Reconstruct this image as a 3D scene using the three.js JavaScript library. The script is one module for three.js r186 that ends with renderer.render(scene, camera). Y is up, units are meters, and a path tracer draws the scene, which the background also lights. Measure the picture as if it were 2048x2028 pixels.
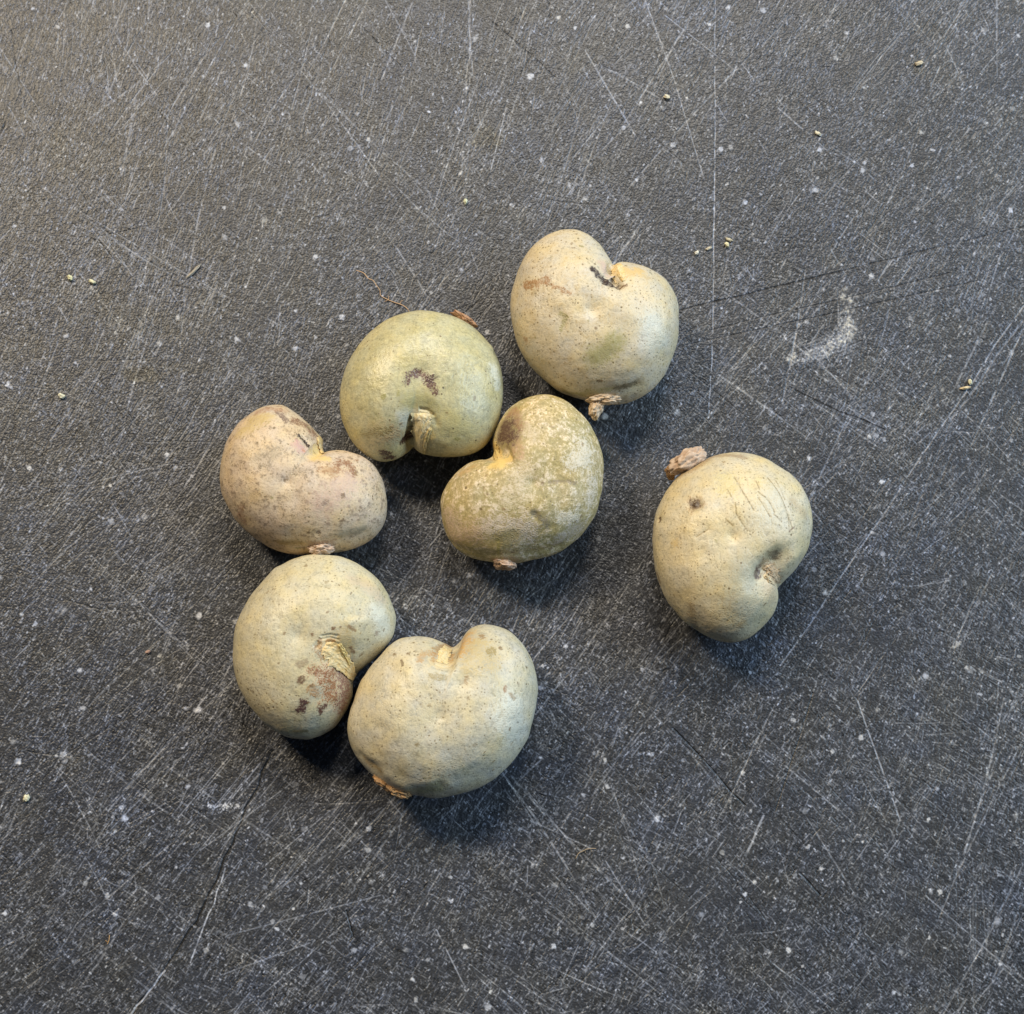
import * as THREE from 'three';
import { mergeVertices } from 'three/addons/utils/BufferGeometryUtils.js';
import { RectAreaLightUniformsLib } from 'three/addons/lights/RectAreaLightUniformsLib.js';

// ---------------------------------------------------------------- camera, light, exposure
const scene = new THREE.Scene();
const camera = new THREE.PerspectiveCamera(33.6, 2048 / 2028, 0.02, 20);
const TILT = THREE.MathUtils.degToRad(11), REACH = 0.36;
camera.position.set(0, REACH * Math.cos(TILT), REACH * Math.sin(TILT));
camera.lookAt(0, 0, 0);
camera.updateProjectionMatrix();
camera.updateMatrixWorld(true);

RectAreaLightUniformsLib.init();
function areaLight(name, color, intensity, w, h, at, to = [0, 0, 0]) {
  const l = new THREE.RectAreaLight(color, intensity, w, h);
  l.name = name; l.position.set(...at); l.lookAt(...to);
  scene.add(l);
  return l;
}
const rgb = (r, g, b) => new THREE.Color().setRGB(r, g, b);
// two warm ceiling lamps beyond the top edge, a large cool window high on the right
areaLight('warm_ceiling_light', rgb(1.0, 0.83, 0.59), 56, 0.22, 0.22, [-0.60, 0.90, -0.60]);
areaLight('warm_ceiling_light_001', rgb(1.0, 0.93, 0.82), 27, 0.42, 0.26, [0.10, 1.05, -0.90]);
areaLight('cool_window_light', rgb(0.60, 0.80, 1.0), 6.8, 1.1, 0.8, [1.22, 0.84, -0.36]);
scene.background = rgb(0.016, 0.024, 0.038);   // the dim room all round

const renderer = new THREE.WebGLRenderer({ antialias: true });
renderer.toneMapping = THREE.LinearToneMapping;
renderer.toneMappingExposure = 1.3;
renderer.shadowMap.enabled = true;

// ---------------------------------------------------------------- helpers
function rng(seed) {
  let a = seed >>> 0;
  return () => { a = (a + 0x6d2b79f5) | 0; let t = Math.imul(a ^ (a >>> 15), 1 | a); t = (t + Math.imul(t ^ (t >>> 7), 61 | t)) ^ t; return ((t ^ (t >>> 14)) >>> 0) / 4294967296; };
}
const clamp = (x, a = 0, b = 1) => x < a ? a : x > b ? b : x;
const mix = (a, b, t) => a + (b - a) * t;
const smooth = (a, b, x) => { const t = clamp((x - a) / (b - a)); return t * t * (3 - 2 * t); };
const PERM = new Uint8Array(512);
{ const r = rng(77), p = [...Array(256).keys()]; for (let i = 255; i > 0; i--) { const j = Math.floor(r() * (i + 1)); [p[i], p[j]] = [p[j], p[i]]; } for (let i = 0; i < 512; i++) PERM[i] = p[i & 255]; }
const GX = new Float64Array(256), GY = new Float64Array(256), GZ = new Float64Array(256);
{ const r = rng(78); for (let i = 0; i < 256; i++) { const z = r() * 2 - 1, t = r() * 2 * Math.PI, q = Math.sqrt(1 - z * z); GX[i] = 1.5 * q * Math.cos(t); GY[i] = 1.5 * q * Math.sin(t); GZ[i] = 1.5 * z; } }
function noise(x, y, z) {   // gradient noise, about -1 to 1
  const fx = Math.floor(x), fy = Math.floor(y), fz = Math.floor(z), X = fx & 255, Y = fy & 255, Z = fz & 255;
  x -= fx; y -= fy; z -= fz;
  const u = x * x * x * (x * (x * 6 - 15) + 10), v = y * y * y * (y * (y * 6 - 15) + 10), w = z * z * z * (z * (z * 6 - 15) + 10);
  const A = PERM[X] + Y, B = PERM[X + 1] + Y, AA = PERM[A] + Z, AB = PERM[A + 1] + Z, BA = PERM[B] + Z, BB = PERM[B + 1] + Z, x1 = x - 1, y1 = y - 1, z1 = z - 1;
  let h = PERM[AA]; const a = GX[h] * x + GY[h] * y + GZ[h] * z; h = PERM[BA]; const b = GX[h] * x1 + GY[h] * y + GZ[h] * z;
  h = PERM[AB]; const c = GX[h] * x + GY[h] * y1 + GZ[h] * z; h = PERM[BB]; const d = GX[h] * x1 + GY[h] * y1 + GZ[h] * z;
  h = PERM[AA + 1]; const e = GX[h] * x + GY[h] * y + GZ[h] * z1; h = PERM[BA + 1]; const f = GX[h] * x1 + GY[h] * y + GZ[h] * z1;
  h = PERM[AB + 1]; const g = GX[h] * x + GY[h] * y1 + GZ[h] * z1; h = PERM[BB + 1]; const k = GX[h] * x1 + GY[h] * y1 + GZ[h] * z1;
  const p = a + u * (b - a), q = c + u * (d - c), m = e + u * (f - e), n = g + u * (k - g), s = p + v * (q - p), t = m + v * (n - m);
  return s + w * (t - s);
}
function fbm(x, y, z, n) { let s = 0, a = 0.55; for (let i = 0; i < n; i++) { s += a * noise(x, y, z); x = x * 2.03 + 7.1; y = y * 2.03 + 3.7; z = z * 2.03 + 1.3; a *= 0.52; } return s; }
const cellRandom = (x, y, z, k) => { let h = Math.imul(x, 374761393) ^ Math.imul(y, 668265263) ^ Math.imul(z, 2147483647) ^ Math.imul(k, 1274126177); h = Math.imul(h ^ (h >>> 13), 1103515245); h ^= h >>> 16; return (h >>> 0) / 4294967296; };
const toByte = (v) => { v = clamp(v); return Math.round(255 * (v <= 0.0031308 ? v * 12.92 : 1.055 * Math.pow(v, 1 / 2.4) - 0.055)); };   // linear colour to sRGB
function dataTexture(bytes, n, srgb) {
  const t = new THREE.DataTexture(bytes, n, n, THREE.RGBAFormat);
  t.magFilter = THREE.LinearFilter; t.minFilter = THREE.LinearMipmapLinearFilter; t.generateMipmaps = true;
  if (srgb) t.colorSpace = THREE.SRGBColorSpace;
  t.needsUpdate = true;
  return t;
}
// a place measured on the photograph (2048 x 2028) and a height above the worktop -> metres
const ray = new THREE.Vector3();
function place(px, py, height) {
  ray.set(px / 1024 - 1, 1 - py / 1014, 0.5).unproject(camera).sub(camera.position);
  return camera.position.clone().addScaledVector(ray, (height - camera.position.y) / ray.y);
}
const MM = 0.001, PX = 0.000106;   // one photograph pixel is about 0.106 mm on the worktop

const taken = new Map();
function numbered(name) { const n = taken.get(name) ?? 0; taken.set(name, n + 1); return n ? `${name}_${String(n).padStart(3, '0')}` : name; }
function tag(o, label, category, group) { o.userData.label = label; o.userData.category = category; if (group) o.userData.group = group; return o; }
function mesh(name, geometry, material, parent) { const m = new THREE.Mesh(geometry, material); m.name = name; m.castShadow = m.receiveShadow = true; parent.add(m); return m; }

// ---------------------------------------------------------------- the worktop
{
  const N = 2048, SPAN = 0.248, CX = 0, CZ = -0.004;      // the texture covers 248 mm
  const tone = new Float32Array(N * N), warm = new Float32Array(N * N), relief = new Float32Array(N * N);
  const r = rng(4711); let GAIN = 1.0;
  const T = (px, py) => { const p = place(px, py, 0); return [(p.x - CX) / SPAN * N + N / 2, (p.z - CZ) / SPAN * N + N / 2]; };
  // a stroke: adds to the tone and the relief along a line with a soft edge, broken up by noise
  function stroke(x0, y0, x1, y1, w, add, deep, broken = 0, tint = 0) {
    const L = Math.hypot(x1 - x0, y1 - y0) + 1e-6, dx = (x1 - x0) / L, dy = (y1 - y0) / L, pad = w + 1.5, seed = x0 * 0.37 + y0 * 0.11;
    const steep = Math.abs(dy) > Math.abs(dx);
    const [a0, a1] = steep ? [Math.min(y0, y1), Math.max(y0, y1)] : [Math.min(x0, x1), Math.max(x0, x1)];
    for (let a = Math.floor(a0 - 1); a <= a1 + 1; a++) {
      const mid = steep ? x0 + (a - y0) * dx / dy : y0 + (a - x0) * dy / dx;
      const half = pad / Math.max(0.7, steep ? Math.abs(dy) : Math.abs(dx));
      for (let b = Math.floor(mid - half); b <= mid + half; b++) {
        const x = steep ? b : a, y = steep ? a : b;
        if (x < 0 || y < 0 || x >= N || y >= N) continue;
        const t = (x - x0) * dx + (y - y0) * dy, d = Math.abs((x - x0) * dy - (y - y0) * dx);
        const cap = clamp(Math.min(t, L - t) + 1, 0, 1);
        let k = clamp(w / 2 + 0.7 - d, 0, 1) * cap;
        if (k <= 0) continue;
        
        if (broken) k *= clamp(1 - broken + broken * (0.7 + 1.9 * noise(t * 0.09 + seed, d * 0.3, seed)));
        const i = y * N + x;
        if (add > 0) tone[i] += GAIN * add * k; else tone[i] *= Math.max(0.1, 1 + add * 26 * k); relief[i] += deep * k; warm[i] += tint * k;
      }
    }
  }
  function blob(cx, cy, rad, add, high, soft, tint = 0) {
    const s = r() * 100, e = 0.65 + r() * 0.35, an = r() * Math.PI, ca = Math.cos(an), sa = Math.sin(an), R = Math.ceil(rad * 1.7 + 1);
    for (let y = Math.floor(cy - R); y <= cy + R; y++) for (let x = Math.floor(cx - R); x <= cx + R; x++) {
      if (x < 0 || y < 0 || x >= N || y >= N) continue;
      const u = ((x - cx) * ca + (y - cy) * sa), v = ((y - cy) * ca - (x - cx) * sa) / e;
      const d = Math.hypot(u, v) / rad + 0.6 * noise(x * 1.1 / rad + s, y * 1.1 / rad, s);
      const k = smooth(1 + soft, 1 - soft, d);
      const i = y * N + x;
      tone[i] += add * k; relief[i] += high * k; warm[i] += tint * k;
    }
  }
  // grain of the slab
  for (let y = 0; y < N; y++) for (let x = 0; x < N; x++) {
    const i = y * N + x;
    const big = fbm(x / 330, y / 330, 0.5, 3), mid = fbm(x / 46, y / 46, 4.5, 2), fine = noise(x / 3.1, y / 3.1, 8.5), grit = noise(x / 1.6, y / 1.6, 2.2);
    tone[i] = 0.032 * (1 + 0.34 * big + 0.36 * mid + 0.34 * fine + 0.24 * grit);
    warm[i] = 0.34 * fbm(x / 52, y / 52, 31.5, 3) + 0.12 * big;
    relief[i] = 0.5 + 0.24 * fine + 0.16 * grit + 0.06 * mid;
  }
  // worn fine scratches: the main direction changes over the slab
  const heading = (x, y) => {
    const u = x / N, v = y / N, h = r(), bend = 16 * noise(x / 420, y / 420, 61);
    const rising = mix(mix(-82, -50, u), mix(-46, -58, u), v) + bend, falling = mix(52, 36, v) + bend;
    const share = mix(0.86, mix(0.80, 0.40, u), v);
    if (h > 0.88) return r() * Math.PI;
    return THREE.MathUtils.degToRad((r() < share ? rising : falling) + (r() + r() - 1) * 20);
  };
  const scatter = (count, l0, l1, w0, w1, a0, a1, deep, broken, skew = 3, patchy = 1) => {
    for (let k = 0; k < count; k++) {
      const x = r() * N, y = r() * N; if (r() > 0.66 + patchy * (0.75 * noise(x / 150, y / 150, 91) + 0.4 * noise(x / 40, y / 40, 95))) continue;
      const an = heading(x, y), l = mix(l0, l1, r() ** 2) / 2, c = Math.cos(an) * l, s = Math.sin(an) * l;
      stroke(x - c, y - s, x + c, y + s, mix(w0, w1, r()), mix(a0, a1, r() ** skew), deep * (r() - 0.35), broken, 0.1 * (r() - 0.5));
    }
  };
  // longer ones bend a little and come in bundles where something was dragged
  const scratches = (count, l0, l1, w0, w1, a0, a1, broken) => {
    for (let k = 0; k < count;) {
      const X = r() * N, Y = r() * N; if (r() > 0.5 + 0.9 * noise(X / 260, Y / 260, 71)) continue;
      const an = heading(X, Y), bundle = 1 + Math.floor(r() * r() * 7);
      for (let b = 0; b < bundle; b++, k++) {
        const l = mix(l0, l1, r() ** 2), bow = (r() - 0.5) * 0.16, w = mix(w0, w1, r()), a = mix(a0, a1, r() ** 2.4), deep = -0.3 * r();
        let x = X + (r() - 0.5) * 60 - Math.cos(an) * l / 2, y = Y + (r() - 0.5) * 60 - Math.sin(an) * l / 2, t = an + (r() - 0.5) * 0.1;
        for (let q = 0; q < 4; q++) { const nx = x + Math.cos(t) * l / 4, ny = y + Math.sin(t) * l / 4; stroke(x, y, nx, ny, w * (q === 0 || q === 3 ? 0.7 : 1), a * (q === 0 || q === 3 ? 0.55 : 1), deep, broken, 0.05); x = nx; y = ny; t += bow; }
      }
    }
  };
  scatter(170000, 1, 7, 0.9, 2.2, 0.004, 0.11, 0.30, 0, 1.7, 0.5);
  scatter(60000, 1, 5, 0.8, 2.2, 0.02, 0.34, 0.36, 0, 3, 0.8);
  scatter(110000, 4, 14, 0.8, 1.7, 0.004, 0.13, 0.26, 0, 2, 0.6);
  scatter(110000, 2, 12, 0.9, 2.4, -0.008, -0.026, -0.36, 0);
  scatter(7000, 12, 40, 0.7, 1.7, 0.010, 0.18, -0.2, 0.5);
  scratches(3000, 40, 190, 0.7, 2.0, 0.012, 0.17, 0.8);
  scratches(520, 170, 620, 1.0, 3.2, 0.03, 0.17, 0.9);
  scratches(900, 30, 190, 0.9, 2.2, -0.008, -0.026, 0.5);
  // mineral flecks set in the slab
  for (let k = 0; k < 5200; k++) blob(r() * N, r() * N, mix(0.6, 1.5, r() ** 2), mix(0.05, 0.34, r() ** 2), 0.12, 0.3, 0.03);
  for (let k = 0; k < 640; k++) blob(r() * N, r() * N, mix(2, 5.2, r() ** 2.0), mix(0.07, 0.42, r() ** 1.5), 0.05, mix(0.25, 0.75, r()), mix(-0.02, 0.16, r()));
  for (const [px, py, s, a] of [[491, 130, 7, .5], [1060, 152, 10, .55], [475, 248, 9, .3], [737, 278, 7, .4], [700, 296, 7, .25], [950, 77, 9, .3], [1138, 370, 8, .35], [1630, 380, 11, .4], [1725, 340, 7, .45], [1728, 325, 6, .3],
    [683, 633, 8, .45], [318, 687, 9, .25], [131, 672, 7, .45], [15, 768, 8, .6], [121, 792, 7, .55], [58, 935, 9, .5], [220, 970, 6, .5], [333, 908, 7, .6], [383, 952, 5, .5], [397, 1231, 9, .55], [160, 1340, 8, .5], [165, 1415, 8, .4], [396, 1420, 10, .75], [36, 1523, 9, .4], [242, 1615, 7, .5], [10, 1827, 7, .6], [170, 1765, 6, .3],
    [1763, 963, 7, .6], [1738, 873, 7, .4], [1915, 1288, 8, .35], [1722, 1475, 8, .55], [1485, 1545, 6, .45], [1210, 1520, 7, .5], [1214, 1572, 7, .5], [1166, 1590, 6, .45], [1615, 1693, 7, .4], [1642, 1737, 6, .6], [1577, 1900, 7, .7], [1107, 1892, 7, .6], [930, 1892, 8, .5], [825, 1958, 6, .7], [707, 1900, 7, .4], [1489, 1788, 6, .6], [412, 1900, 8, .3], [500, 1808, 7, .4], [545, 1842, 6, .35], [830, 2000, 7, .4],
    [1150, 55, 6, .5], [1255, 52, 7, .5], [1526, 20, 8, .4], [1693, 65, 6, .45], [1345, 290, 7, .35], [1460, 293, 9, .25], [1842, 265, 6, .4], [1280, 205, 6, .5], [855, 1920, 6, .3], [415, 50, 8, .45], [115, 53, 7, .35], [645, 250, 5, .3]]) {
    const [x, y] = T(px, py); blob(x, y, s * 0.62, a * 0.72, 0.08, 0.42, 0.1);
  }
  GAIN = 2.4;
  // single marks one can find again on the photograph
  const line = (pts, w, add, deep, broken, tint = 0) => { for (let k = 1; k < pts.length; k++) { const a = T(...pts[k - 1]), b = T(...pts[k]); stroke(a[0], a[1], b[0], b[1], w, add, deep, broken, tint); } };
  const wander = (p, q, n, amp) => { const out = []; for (let k = 0; k <= n; k++) { const t = k / n, e = k === 0 || k === n ? 0 : amp; out.push([mix(p[0], q[0], t) + e * (r() - 0.5), mix(p[1], q[1], t) + e * (r() - 0.5)]); } return out; };
  for (const q of [[[1430, 0], [1429, 300]], [[1429, 300], [1427, 520]], [[1427, 520], [1424, 700]], [[1424, 700], [1417, 835]]]) line(wander(q[0], q[1], 9, 2.2), 1.1 + r(), 0.09 + 0.06 * r(), -0.3, 1.0);
  line(wander([2048, 452], [1690, 540], 7, 3), 1.7, -0.024, -0.7, 0.9); line(wander([1690, 540], [1330, 628], 7, 3), 1.9, -0.030, -0.8, 0.6);
  line(wander([1960, 560], [1370, 690], 4, 4), 1.6, -0.020, -0.6, 0.6);
  line(wander([1900, 545], [1420, 660], 4, 4), 1.3, -0.018, -0.6, 0.6);
  line(wander([545, 1500], [440, 1740], 10, 9), 3.0, -0.034, -1, 0.2);
  line(wander([440, 1740], [390, 1850], 5, 6), 2.6, -0.034, -1, 0.2);
  line(wander([450, 1735], [380, 1925], 8, 9), 1.8, 0.15, 0, 0.75);
  line(wander([395, 1840], [265, 2028], 8, 9), 2.6, -0.034, -1, 0.25);
  line(wander([330, 1940], [262, 2028], 6, 7), 2.4, 0.16, 0, 0.75);
  line(wander([1625, 1385], [1550, 1620], 5, 5), 1.9, -0.028, -0.8, 0.5);
  line(wander([1527, 1630], [1490, 1710], 3, 4), 3.0, 0.10, 0, 0.6);
  line(wander([2048, 610], [1560, 1330], 9, 8), 2.0, 0.075, -0.4, 0.7);
  line(wander([2046, 640], [1900, 840], 3, 5), 3.2, 0.05, -0.3, 0.7);
  line(wander([1345, 1455], [1490, 1610], 5, 6), 2.0, -0.030, -0.9, 0.4);
  line(wander([1590, 780], [1770, 860], 4, 6), 2.0, -0.028, -0.8, 0.4);
  line(wander([1600, 1745], [1640, 1790], 2, 3), 2.6, -0.030, -0.9, 0.2);
  line(wander([1715, 1400], [1800, 1640], 4, 5), 1.8, 0.10, -0.3, 0.7);
  line(wander([270, 195], [242, 350], 3, 6), 4.6, 0.05, 0, 0.7);
  line([[770, 0], [830, 110], [830, 125]], 1.4, 0.06, 0, 0.6);
  line([[1170, 100], [1270, 270]], 2.6, 0.075, -0.2, 0.5);
  line([[1290, 0], [1345, 150], [1410, 365]], 1.6, 0.08, -0.2, 0.6);
  line([[1330, 30], [1470, 140]], 1.8, 0.075, -0.2, 0.6);
  line(wander([980, 40], [1110, 155], 4, 4), 2.0, -0.022, -0.5, 0.6);
  line(wander([720, 50], [800, 130], 3, 4), 1.5, -0.018, -0.5, 0.7);
  line(wander([22, 60], [42, 190], 4, 4), 1.6, -0.016, -0.4, 0.8);
  line([[1012, 215], [980, 345]], 1.4, 0.11, 0, 0.6);
  line([[1555, 215], [1605, 258]], 2.4, 0.07, 0, 0.5);
  line([[440, 1625], [520, 1525]], 1.5, 0.12, 0, 0.6); line([[400, 1700], [590, 1560]], 1.3, 0.08, 0, 0.6);
  line([[455, 1870], [760, 1790]], 1.8, 0.055, 0, 0.5); line([[530, 1730], [660, 1620]], 1.4, 0.08, 0, 0.6);
  line([[440, 1950], [620, 1885]], 1.6, 0.06, 0, 0.6); line([[868, 1850], [930, 1975]], 1.6, 0.10, 0, 0.6);
  line([[692, 1820], [707, 1875]], 2.2, -0.03, -0.6, 0.2); line([[1060, 1640], [1190, 1700]], 1.4, 0.07, 0, 0.6);
  line([[1210, 1720], [1290, 1850]], 1.5, 0.08, 0, 0.6); line([[1850, 1790], [2020, 1940]], 1.5, 0.08, 0, 0.6);
  for (let k = 0; k < 26; k++) { const x = 330 + r() * 420, y = 1520 + r() * 230, l = 40 + r() * 110; line([[x, y + l * 0.55], [x + l * 0.75, y - l * 0.35]], 1.1, 0.03 + 0.06 * r(), -0.1, 0.6); }
  // pale scuff on the right: many crumbled specks along a bent line
  const scuff = [[1690, 575], [1702, 640], [1690, 672], [1650, 700], [1575, 722]];
  for (let k = 0; k < 560; k++) { const q = r() * (scuff.length - 1), j = Math.floor(q), t = q - j, s = (j < 2 ? 20 : 15) * (r() + r() + r() - 1.5); const [x, y] = T(mix(scuff[j][0], scuff[j + 1][0], t) + s, mix(scuff[j][1], scuff[j + 1][1], t) + s * 0.7 + 7 * (r() - 0.5)); blob(x, y, mix(0.8, 3.2, r()), mix(0.02, 0.15, r() ** 1.5), 0.06, 0.6, 0.10); }
  for (let k = 0; k < 46; k++) { const a = r() < 0.55 ? [1685 + 26 * (r() - 0.5), 590 + 80 * r(), 4 * (r() - 0.5), 26 + 24 * r()] : [1590 + 100 * r(), 722 - 36 * r(), 34 + 20 * r(), -12 - 12 * r()]; line([[a[0], a[1]], [a[0] + a[2], a[1] + a[3]]], 1 + 1.4 * r(), 0.015 + 0.035 * r(), 0, 0.8, 0.06); }
  for (let k = 0; k < 130; k++) { const [x, y] = T(415 + r() * 65, 1612 + (r() + r() - 1) * 9); blob(x, y, mix(0.6, 1.8, r()), mix(0.05, 0.3, r()), 0.05, 0.5, 0.06); }
  // dried brownish stains
  const stains = [[970, 275, 30, 22, .8], [285, 748, 46, 14, .7], [370, 735, 60, 12, .5], [1835, 130, 16, 16, .7], [165, 300, 90, 60, .28], [300, 640, 70, 30, .35]];
  for (const [px, py, sx, sy, a] of stains) {
    const [cx, cy] = T(px, py), R = Math.max(sx, sy) * 1.8;
    for (let y = Math.max(0, Math.floor(cy - R)); y < Math.min(N, cy + R); y++) for (let x = Math.max(0, Math.floor(cx - R)); x < Math.min(N, cx + R); x++) {
      const d = Math.hypot((x - cx) / sx, (y - cy) / sy) + 0.9 * fbm(x / 22, y / 22, px, 3);
      const k = smooth(1.15, 0.5, d) * a * (0.75 + 0.8 * noise(x / 4, y / 4, 6)), i = y * N + x;
      warm[i] += 0.55 * k; tone[i] *= 1 - 0.22 * k;
    }
  }
  const color = new Uint8Array(N * N * 4), bump = new Uint8Array(N * N * 4);
  for (let i = 0; i < N * N; i++) {
    const t = clamp(tone[i], 0.006, 0.62), w = clamp(warm[i], -0.4, 0.7);
    color[4 * i] = toByte(t * (0.93 + 0.42 * w)); color[4 * i + 1] = toByte(t * (0.985 + 0.14 * w)); color[4 * i + 2] = toByte(t * (1.15 - 0.62 * w)); color[4 * i + 3] = 255;
    const b = Math.round(255 * clamp(relief[i] * 0.55 + 0.2)); bump[4 * i] = bump[4 * i + 1] = bump[4 * i + 2] = b; bump[4 * i + 3] = 255;
  }
  const map = dataTexture(color, N, true), bumpMap = dataTexture(bump, N, false);
  for (const t of [map, bumpMap]) t.wrapS = t.wrapT = THREE.MirroredRepeatWrapping;
  const slab = new THREE.BoxGeometry(0.7, 0.03, 0.7);
  const pos = slab.attributes.position, uv = slab.attributes.uv;
  for (let i = 0; i < pos.count; i++) uv.setXY(i, (pos.getX(i) - CX) / SPAN + 0.5, (pos.getZ(i) - CZ) / SPAN + 0.5);
  const m = mesh('worktop', slab, new THREE.MeshPhysicalMaterial({ map, bumpMap, bumpScale: 0.00036, roughness: 0.40, specularIntensity: 0.9 }), scene);
  m.position.y = -0.015;
  m.userData.kind = 'structure';
  m.userData.label = 'dark grey speckled stone worktop with fine scratches';
}

// ---------------------------------------------------------------- nuts: a kidney outline inflated to a solid shell
const NT = 128, NS = 36;
class Shell {
  constructor(def) {
    this.def = def; this.T = def.thick / 2 * MM; this.kb = def.belly ?? 0.85;
    this.f = def.zoom; this.o = def.origin;
    let h = this.T * this.kb;
    for (let pass = 0; pass < 2; pass++) { this.h = h; this.trace(); this.inflate(); h = this.lift(); }
    this.h = h;
  }
  photo(p) { return [this.o[0] + p[0] / this.f, this.o[1] + p[1] / this.f]; }
  trace() {
    const d = this.def, c = place(...this.photo(d.centre), this.h);
    this.base = new THREE.Vector3(c.x, 0, c.z);
    const pts = d.outline.map((p) => { const q = place(...this.photo(p), this.h); return new THREE.Vector3(q.x - c.x, q.z - c.z, 0); });
    const poly = new THREE.CatmullRomCurve3(pts, true, 'centripetal').getPoints(600);
    const n = this.nR = 768; let R = new Float64Array(n);
    for (let j = 0; j < n; j++) {
      const t = 2 * Math.PI * j / n, cx = Math.cos(t), cy = Math.sin(t); let best = Infinity;
      for (let k = 0; k < poly.length - 1; k++) {
        const a = poly[k], b = poly[k + 1], ex = b.x - a.x, ey = b.y - a.y, det = ex * cy - ey * cx;
        if (Math.abs(det) < 1e-14) continue;
        const s = (cx * a.y - cy * a.x) / det * 1, dist = (ex * a.y - ey * a.x) / det;
        const q = s;
        if (dist > 0 && q >= -1e-6 && q <= 1 + 1e-6 && dist < best) best = dist;
      }
      R[j] = best;
    }
    for (let j = 0; j < n; j++) if (!isFinite(R[j])) R[j] = R[(j + n - 1) % n];
    for (let k = 0; k < 3; k++) R = R.map((v, j) => (R[(j + n - 1) % n] + 2 * v + R[(j + 1) % n]) / 4);
    this.R = R;
  }
  radius(t) { const n = this.nR, u = ((t / (2 * Math.PI)) % 1 + 1) % 1 * n, j = Math.floor(u), k = u - j; return mix(this.R[j % n], this.R[(j + 1) % n], k); }
  inflate() {   // Poisson's equation over the outline; its square root is a smooth pillow
    const nv = 1 + NS * NT, X = new Float64Array(nv), Y = new Float64Array(nv), at = (i, j) => i === 0 ? 0 : 1 + (i - 1) * NT + ((j % NT) + NT) % NT;
    for (let i = 1; i <= NS; i++) for (let j = 0; j < NT; j++) { const t = 2 * Math.PI * j / NT, q = this.radius(t) * i / NS; X[at(i, j)] = q * Math.cos(t) * 1000; Y[at(i, j)] = q * Math.sin(t) * 1000; }
    const W = Array.from({ length: nv }, () => new Map()), B = new Float64Array(nv);
    const tri = (a, b, c) => {
      const area = Math.abs((X[b] - X[a]) * (Y[c] - Y[a]) - (X[c] - X[a]) * (Y[b] - Y[a])) / 2 + 1e-9;
      for (const [p, q, o] of [[a, b, c], [b, c, a], [c, a, b]]) {
        const cot = ((X[p] - X[o]) * (X[q] - X[o]) + (Y[p] - Y[o]) * (Y[q] - Y[o])) / (4 * area);
        W[p].set(q, (W[p].get(q) ?? 0) + cot); W[q].set(p, (W[q].get(p) ?? 0) + cot); B[o] += area / 3;
      }
    };
    for (let j = 0; j < NT; j++) { tri(0, at(1, j), at(1, j + 1)); for (let i = 1; i < NS; i++) { tri(at(i, j), at(i + 1, j), at(i + 1, j + 1)); tri(at(i, j), at(i + 1, j + 1), at(i, j + 1)); } }
    const inner = 1 + (NS - 1) * NT, U = new Float64Array(nv), idx = [], wt = [], sum = [];
    for (let v = 0; v < inner; v++) { idx.push([...W[v].keys()]); wt.push([...W[v].values()]); sum.push(wt[v].reduce((a, b) => a + b, 0)); }
    for (let it = 0; it < 420; it++) for (let v = 0; v < inner; v++) { let s = B[v]; const a = idx[v], b = wt[v]; for (let k = 0; k < a.length; k++) s += b[k] * U[a[k]]; U[v] += 1.82 * (s / sum[v] - U[v]); }
    const G = this.G = Array.from({ length: NS + 1 }, () => new Float64Array(NT));
    for (let i = 0; i < NS; i++) { const s = i / NS; for (let j = 0; j < NT; j++) G[i][j] = Math.sqrt(Math.max(1e-6, U[at(i, j)] / (1 - s * s))); }
    for (let j = 0; j < NT; j++) G[NS][j] = Math.max(0.05, 2 * G[NS - 1][j] - G[NS - 2][j]);
    for (let k = 0; k < 3; k++) for (let i = 0; i <= NS; i++) G[i] = G[i].map((v, j) => (G[i][(j + NT - 1) % NT] + 2 * v + G[i][(j + 1) % NT]) / 4);
    let top = 0; for (let i = 0; i < NS; i++) for (let j = 0; j < NT; j++) top = Math.max(top, G[i][j] * Math.sqrt(1 - (i / NS) ** 2));
    // flatten the ridge a little so the flanks are full
    for (let i = 0; i <= NS; i++) for (let j = 0; j < NT; j++) G[i][j] = Math.pow(G[i][j] / top, this.def.full ?? 0.85);
  }
  puff(s, t) {
    const G = this.G, u = clamp(s) * NS, i = Math.min(NS - 1, Math.floor(u)), a = u - i, v = ((t / (2 * Math.PI)) % 1 + 1) % 1 * NT, j = Math.floor(v), b = v - j;
    const cr = (p0, p1, p2, p3, x) => p1 + 0.5 * x * (p2 - p0 + x * (2 * p0 - 5 * p1 + 4 * p2 - p3 + x * (3 * (p1 - p2) + p3 - p0)));
    const row = (k) => { const g = G[Math.max(0, Math.min(NS, k))]; return cr(g[(j + NT - 1) % NT], g[j % NT], g[(j + 1) % NT], g[(j + 2) % NT], b); };
    return cr(row(i === 0 ? 1 : i - 1), row(i), row(i + 1), row(i + 2), a);
  }
  quick(phi, t, out) {   // as point(), plainly interpolated
    const s = Math.sin(phi), c = Math.cos(phi), q = s * this.radius(t), lean = this.def.lean, G = this.G;
    const u = s * NS, i = Math.min(NS - 1, Math.floor(u)), a = u - i; let v = t / (2 * Math.PI); v = (v - Math.floor(v)) * NT; const j0 = Math.floor(v), b = v - j0, ja = j0 % NT, jb = (j0 + 1) % NT, g0 = G[i], g1 = G[i + 1];
    const f = (g0[ja] * (1 - b) + g0[jb] * b) * (1 - a) + (g1[ja] * (1 - b) + g1[jb] * b) * a;
    out.x = q * Math.cos(t); out.z = q * Math.sin(t); out.y = f * this.T * c * (c < 0 ? this.kb : 1) + lean[0] * out.x + lean[1] * out.z;
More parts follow.
